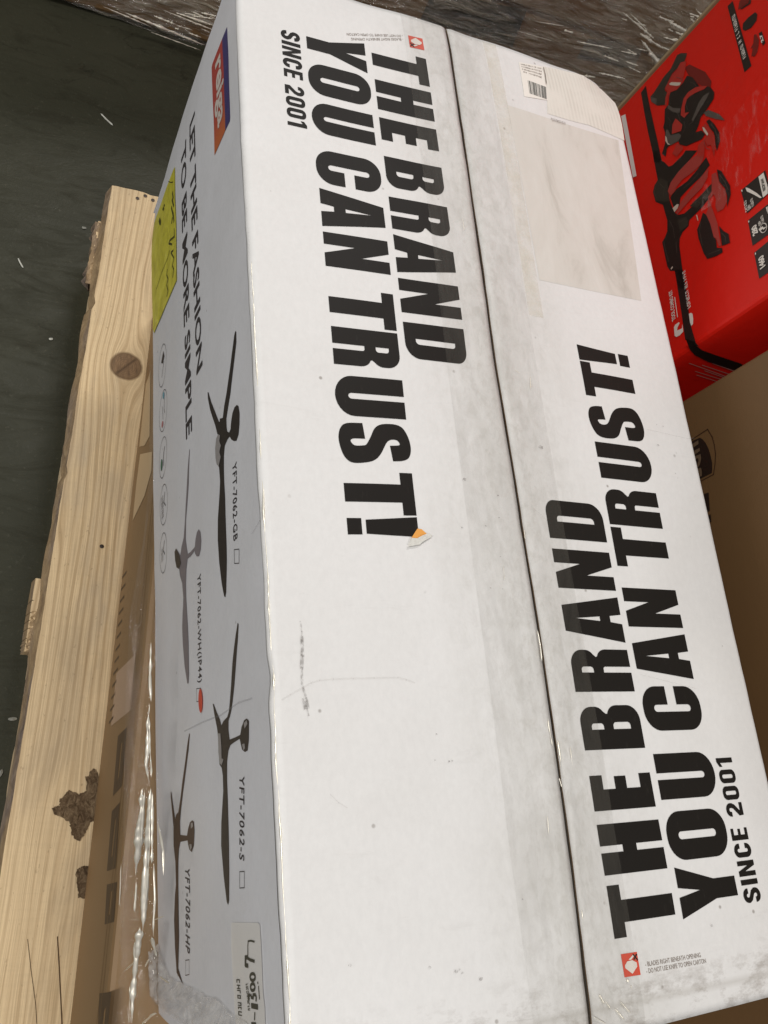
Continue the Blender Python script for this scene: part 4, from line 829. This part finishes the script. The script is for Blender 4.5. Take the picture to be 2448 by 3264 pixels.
# ------------------------------------------------------------------ tall dark brown carton with a shield emblem on the right
BX = .462
dc = empty('dark_brown_carton', 'plain dark brown carton with a printed shield emblem, right of the white box', 'carton', (BX + .2, .1, ZP))
link('box_wall', boxmesh('box_wall', BX, BX + .45, -.45, .517, ZP + .001, .20), kraftd_m, dc, bevel=.003)
def dcf(y, z, o=0): return Vector((BX - o, y, z))
def Dp(X, Y): d = ray(X, Y); q = CP + d * ((BX - CP.x) / d.x); return (q.y, q.z)
z218 = ((2180, 1340), 6.147)
em = Mat('emblem_brown', (.018, .008, .004), .5); eml = Mat('emblem_outline', (.045, .018, .006), .5); emt = Mat('emblem_text', (.13, .085, .05), .5)
Decal().poly([[Dp(*v) for v in px(*z218, [(120, 440), (200, 390), (315, 340), (370, 370), (430, 440), (490, 560), (530, 700), (560, 850), (560, 960), (555, 1030), (380, 1120), (320, 1150), (200, 800)])]]).build('shield_emblem', em, dc, dcf, .0004, 0)
d = Decal().stroke([Dp(*v) for v in px(*z218, [(60, 440), (170, 370), (470, 175), (560, 330), (600, 480), (625, 660), (615, 860), (585, 1060), (330, 1195), (200, 1260)])], .0011).build('emblem_outline', eml, dc, dcf, .0004, 0)
Decal().poly([[Dp(*v) for v in px(*z218, [(170, 470), (295, 390), (300, 460), (190, 540)])]]).poly([[Dp(*v) for v in px(*z218, [(205, 600), (320, 540), (325, 600), (215, 680)])]]).poly([[Dp(*v) for v in px(*z218, [(215, 710), (340, 660), (350, 740), (330, 860), (290, 920), (265, 880), (300, 800), (290, 740), (230, 770)])]]).poly([[Dp(*v) for v in px(*z218, [(280, 950), (350, 930), (365, 1010), (365, 1090), (320, 1110)])]]).build('emblem_letters', emt, dc, dcf, .0009, 0)
Decal().poly([[Dp(*v) for v in px(*z218, [(400, 1440), (490, 1415), (515, 1780), (430, 1800)])]]).poly([[Dp(*v) for v in px(*z218, [(470, 1860), (530, 1840), (545, 1990), (480, 2010)])]]).build('lettering', em, dc, dcf, .0004, 0)

# ------------------------------------------------------------------ wrapped load across the aisle
YB = 1.57
specs = [(-.75, .66, ZF + .012, -.445, 'wide brown carton at the bottom of the wrapped load, nearest the floor'), (.665, 1.9, ZF + .012, -.445, 'brown carton with grey label low in the wrapped load'), (-.75, .42, -.440, -.20, 'upper brown carton of the wrapped load, behind the white box corner'), (.425, 1.9, -.440, -.12, 'top right brown carton of the wrapped load, under creased film')]
bcs = []
for k, (x0, x1, z0, z1, lb) in enumerate(specs):
    e = empty('stacked_carton', lb, 'carton', ((x0 + x1) / 2, YB + .3, z0), 0, 'brown cartons of the film-wrapped load')
    link('box_wall', boxmesh('box_wall', x0, x1, YB + (.004 if k < 2 else 0), YB + .7, z0, z1), kraftb_m, e, bevel=.01); bcs.append(e)
def bkf(x, z, o=0): return Vector((x, YB - o, z))
def Kp(X, Y): d = ray(X, Y); q = CP + d * ((YB - CP.y) / d.y); return (q.x, q.z)
Decal().poly([[Kp(*v) for v in ((1874, 125), (2052, 146), (2022, 222), (1838, 190))]]).build('shipping_label', Mat('dim_label', (.20, .185, .15), .5), bcs[1], bkf, -.002, 0)
Decal().stroke([Kp(*v) for v in ((1850, 178), (1985, 212))], .006).add(unread(6, 45), lambda s, t: (lambda a, b, c_: tuple(a + (b - a) * s + (c_ - a) * t))(Vector(Kp(1925, 180)), Vector(Kp(1980, 192)), Vector(Kp(1930, 165)))).build('label_print', Mat('dim_print', (.03, .025, .018), .6), bcs[1], bkf, .0, 0)
Decal().poly([[Kp(*v) for v in ((1378, -30), (1680, 30), (1632, 150), (1340, 60))]]).build('dark_tape', Mat('dark_tape', (.050, .052, .042), .5), bcs[1], bkf, .0015, 0)
fm = film('load_film', .02, .14, (.55, 1, 3.2), 16, 1.0, .035, (.74, .67, .52), (0, .55, 0), grow=(.36, .66, .55)); fm.fac.inputs[0].default_value = .12
def wf(x, z):
    d_ = .012 * abs(N(x * 3 + z * 2, z * 9, 1)) + .010 * abs(N((x + z * .7) * 9, z * 22 - x * 5, 4)) ** 1.2 + .004 * N(x * 30, z * 60, 7)
    hem = max(0, (-.66 - z) / .08)
    return Vector((x, YB - .006 - d_ + .02 * hem, z + .012 * N(x * 4, 0, 9) * hem))
tag(link('stretch_wrap', grid('wrap', lin(-.75, 1.9, 330), lin(ZF + .006, -.12, 110), wf), fm, None, smooth=True), 'creased clear stretch film pulled round the brown cartons across the aisle', 'film')
# lamp highlights on the film's creases, shaped as pale metallic tubes
sf = Mat('pale_glint', (.98, .93, .80), .38, 1.0, metal=.6)
def glint_tube(p0, p1, wd, par, n=26, out=.03):
    A = Vector(Kp(*p0)); B = Vector(Kp(*p1)); vs_ = []; fs_ = []
    for i, t in enumerate(lin(0, 1, n)):
        c_ = A.lerp(B, t); r = 1.7 * wd * (.30 + abs(N(t * 13, p0[0], p0[1])) * 1.6) * min(1, 6 * t + .1, 6 * (1 - t) + .1)
        for j in range(5):
            a = 2 * math.pi * j / 5; nrm = Vector(((B - A).y, -(B - A).x)).normalized()
            vs_.append((c_.x - nrm.x * r * math.cos(a), YB - out - r * math.sin(a), c_.y - nrm.y * r * math.cos(a) + .0008 * N(t * 20, p0[1], 1)))
    for i in range(n - 1):
        for j in range(5): fs_.append((i * 5 + j, i * 5 + (j + 1) % 5, (i + 1) * 5 + (j + 1) % 5, (i + 1) * 5 + j))
    return link('film_glint', mesh('c', vs_, fs_), sf, par, smooth=True)
wrap = bpy.data.objects['stretch_wrap']
random.seed(11)
cre = [((1975, 0), (2075, 85), .0016), ((2030, 70), (2105, 118), .0020), ((2035, 90), (2110, 192), .0036), ((2055, 118), (2100, 198), .0030), ((2000, 5), (2055, 60), .0010), ((2120, 30), (2200, 75), .0026), ((2140, 85), (2160, 95), .0015), ((2100, 112), (2150, 135), .0016), ((1790, 58), (1820, 68), .0022), ((1830, 95), (1945, 118), .0012), ((1915, 140), (1965, 160), .0014), ((1900, 195), (1985, 215), .0016), ((1855, 205), (1890, 210), .0018), ((1640, 60), (1760, 95), .0006), ((1960, 305), (2000, 325), .0016), ((1990, 330), (2005, 338), .001),
       ((400, 0), (650, 105), .0024), ((490, 10), (560, 38), .0014), ((560, 0), (690, 45), .0016), ((600, 65), (640, 80), .0012), ((610, 10), (680, 20), .0012), ((640, 0), (690, 12), .0016), ((330, -20), (480, 45), .0010), ((520, -8), (700, 65), .0010), ((480, 62), (640, 122), .0008), ((2210, -5), (2260, 40), .002), ((2190, 20), (2230, 60), .0014), ((1700, 30), (1790, 45), .0006)]
for a, b, wd in cre: glint_tube(a, b, wd, wrap)
for k in range(34):
    X = random.choice((random.uniform(540, 690), random.uniform(1960, 2220), random.uniform(1960, 2220))); Y = random.uniform(-8, 60) if X < 800 else random.uniform(0, 180)
    l_ = random.uniform(12, 55); glint_tube((X, Y), (X + l_, Y + l_ * random.uniform(.2, .6)), random.uniform(.0004, .0013), wrap, 10)
# loose film loop at the red carton's far edge
# ------------------------------------------------------------------ litter on the floor
sp_ = Mat('paper_scrap_white', (.62, .62, .55), .7); sg = Mat('scrap_grey', (.30, .30, .26), .7)
for (X, Y, r, ln, a, mt, lb) in ((162, 1082, .0022, 1.4, .2, sp_, 'tiny bright white crumb on the dark floor left of the wood knot'), (340, 383, .0016, 9, -.75, sp_, 'thin pale sliver on the floor between the pallet end and the wrapped load'), (65, 840, .0013, 7, -1.1, sp_, 'short white splinter on the dark floor left of the pallet'), (40, 2292, .0024, 2.4, 0.0, sg, 'grey oval flake on the floor beside the lower bark edge of the pallet'), (268, 728, .0024, 1.5, 0, sg, 'small dusty speck near the far end of the pallet board'), (2, 2465, .0022, 2.4, 1.2, sg, 'greyish chip at the left picture edge near the pallet')):
    q = onz(X, Y, ZF); n = 10
    vs_ = [(q.x + r * (ln * math.cos(t) * math.cos(a) - math.sin(t) * math.sin(a)), q.y + r * (ln * math.cos(t) * math.sin(a) + math.sin(t) * math.cos(a)), ZF + .0018 + .0008 * math.sin(3 * t)) for t in lin(0, 2 * math.pi * (1 - 1 / n), n)]
    o = link('floor_scrap', mesh('s', vs_ + [(q.x, q.y, ZF + .003)], [(i, (i + 1) % n, n) for i in range(n)]), mt)
    tag(o, lb, 'scrap', 'scraps lying on the warehouse floor'); md_ = o.modifiers.new('s', 'SOLIDIFY'); md_.thickness = .0015

# pale tubes as highlights on the film over the brown carton's upper edge
def crease(name, par, pts, wd, n=60):  # builds a pale tube that stands for a highlight
    wd *= 1.9; vs_ = []; fs_ = []
    ctr = []
    for X, Y in pts:
        if isinstance(X, Vector): ctr.append(X); continue
        d_ = ray(X, Y); q_ = CP + d_ * ((-.034 - CP.x) / d_.x); ctr.append(q_)
    for i in range(n):
        t = i / (n - 1) * (len(ctr) - 1); k = min(int(t), len(ctr) - 2); c_ = ctr[k].lerp(ctr[k + 1], t - k)
        c_ = c_ + Vector((.0008 * N(c_.y * 60, wd * 900, 1), 0, .0010 * N(c_.y * 45, wd * 700, 5)))
        r = wd * max(.10, .62 + .75 * N(c_.y * 38, wd * 3000, 3) + .45 * N(c_.y * 150, 1, 3)) * min(1, 8 * i / n + .05, 8 * (n - 1 - i) / n + .05)
        for j in range(5):
            a = 2 * math.pi * j / 5; vs_.append((c_.x + r * math.cos(a), c_.y, c_.z + r * math.sin(a)))
    for i in range(n - 1):
        for j in range(5): fs_.append((i * 5 + j, i * 5 + (j + 1) % 5, (i + 1) * 5 + (j + 1) % 5, (i + 1) * 5 + j))
    return link(name, mesh('c', vs_, fs_), sf, par, smooth=True)
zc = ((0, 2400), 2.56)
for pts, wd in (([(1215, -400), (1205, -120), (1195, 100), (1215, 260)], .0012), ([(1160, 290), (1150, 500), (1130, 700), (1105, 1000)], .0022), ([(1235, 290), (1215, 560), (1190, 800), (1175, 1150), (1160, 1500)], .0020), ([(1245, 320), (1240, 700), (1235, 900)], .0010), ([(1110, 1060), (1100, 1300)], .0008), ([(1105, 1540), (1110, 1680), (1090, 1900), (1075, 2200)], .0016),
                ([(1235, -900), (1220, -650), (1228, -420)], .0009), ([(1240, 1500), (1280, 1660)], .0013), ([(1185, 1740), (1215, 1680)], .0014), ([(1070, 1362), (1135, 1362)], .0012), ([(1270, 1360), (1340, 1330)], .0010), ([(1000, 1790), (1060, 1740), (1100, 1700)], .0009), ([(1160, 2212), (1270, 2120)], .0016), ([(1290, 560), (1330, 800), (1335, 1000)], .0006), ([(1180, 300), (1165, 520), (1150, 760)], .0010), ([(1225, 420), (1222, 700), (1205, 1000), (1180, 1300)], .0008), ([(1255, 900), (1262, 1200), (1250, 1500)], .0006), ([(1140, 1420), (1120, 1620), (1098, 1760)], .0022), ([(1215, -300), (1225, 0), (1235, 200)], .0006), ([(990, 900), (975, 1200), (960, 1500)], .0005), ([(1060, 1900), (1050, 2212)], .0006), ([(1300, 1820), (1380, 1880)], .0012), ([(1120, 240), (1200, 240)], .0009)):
    crease('film_glint', bpy.data.objects['stretch_film'], px(*zc, pts), wd)

# beads of highlight built as pale tubes along the tight film's top edge
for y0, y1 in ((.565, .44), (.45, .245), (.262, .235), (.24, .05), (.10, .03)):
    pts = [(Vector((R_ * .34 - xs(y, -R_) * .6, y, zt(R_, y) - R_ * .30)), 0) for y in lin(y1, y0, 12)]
    crease('film_glint', wc, pts, .00048 if y0 != .262 else .0009, 420)

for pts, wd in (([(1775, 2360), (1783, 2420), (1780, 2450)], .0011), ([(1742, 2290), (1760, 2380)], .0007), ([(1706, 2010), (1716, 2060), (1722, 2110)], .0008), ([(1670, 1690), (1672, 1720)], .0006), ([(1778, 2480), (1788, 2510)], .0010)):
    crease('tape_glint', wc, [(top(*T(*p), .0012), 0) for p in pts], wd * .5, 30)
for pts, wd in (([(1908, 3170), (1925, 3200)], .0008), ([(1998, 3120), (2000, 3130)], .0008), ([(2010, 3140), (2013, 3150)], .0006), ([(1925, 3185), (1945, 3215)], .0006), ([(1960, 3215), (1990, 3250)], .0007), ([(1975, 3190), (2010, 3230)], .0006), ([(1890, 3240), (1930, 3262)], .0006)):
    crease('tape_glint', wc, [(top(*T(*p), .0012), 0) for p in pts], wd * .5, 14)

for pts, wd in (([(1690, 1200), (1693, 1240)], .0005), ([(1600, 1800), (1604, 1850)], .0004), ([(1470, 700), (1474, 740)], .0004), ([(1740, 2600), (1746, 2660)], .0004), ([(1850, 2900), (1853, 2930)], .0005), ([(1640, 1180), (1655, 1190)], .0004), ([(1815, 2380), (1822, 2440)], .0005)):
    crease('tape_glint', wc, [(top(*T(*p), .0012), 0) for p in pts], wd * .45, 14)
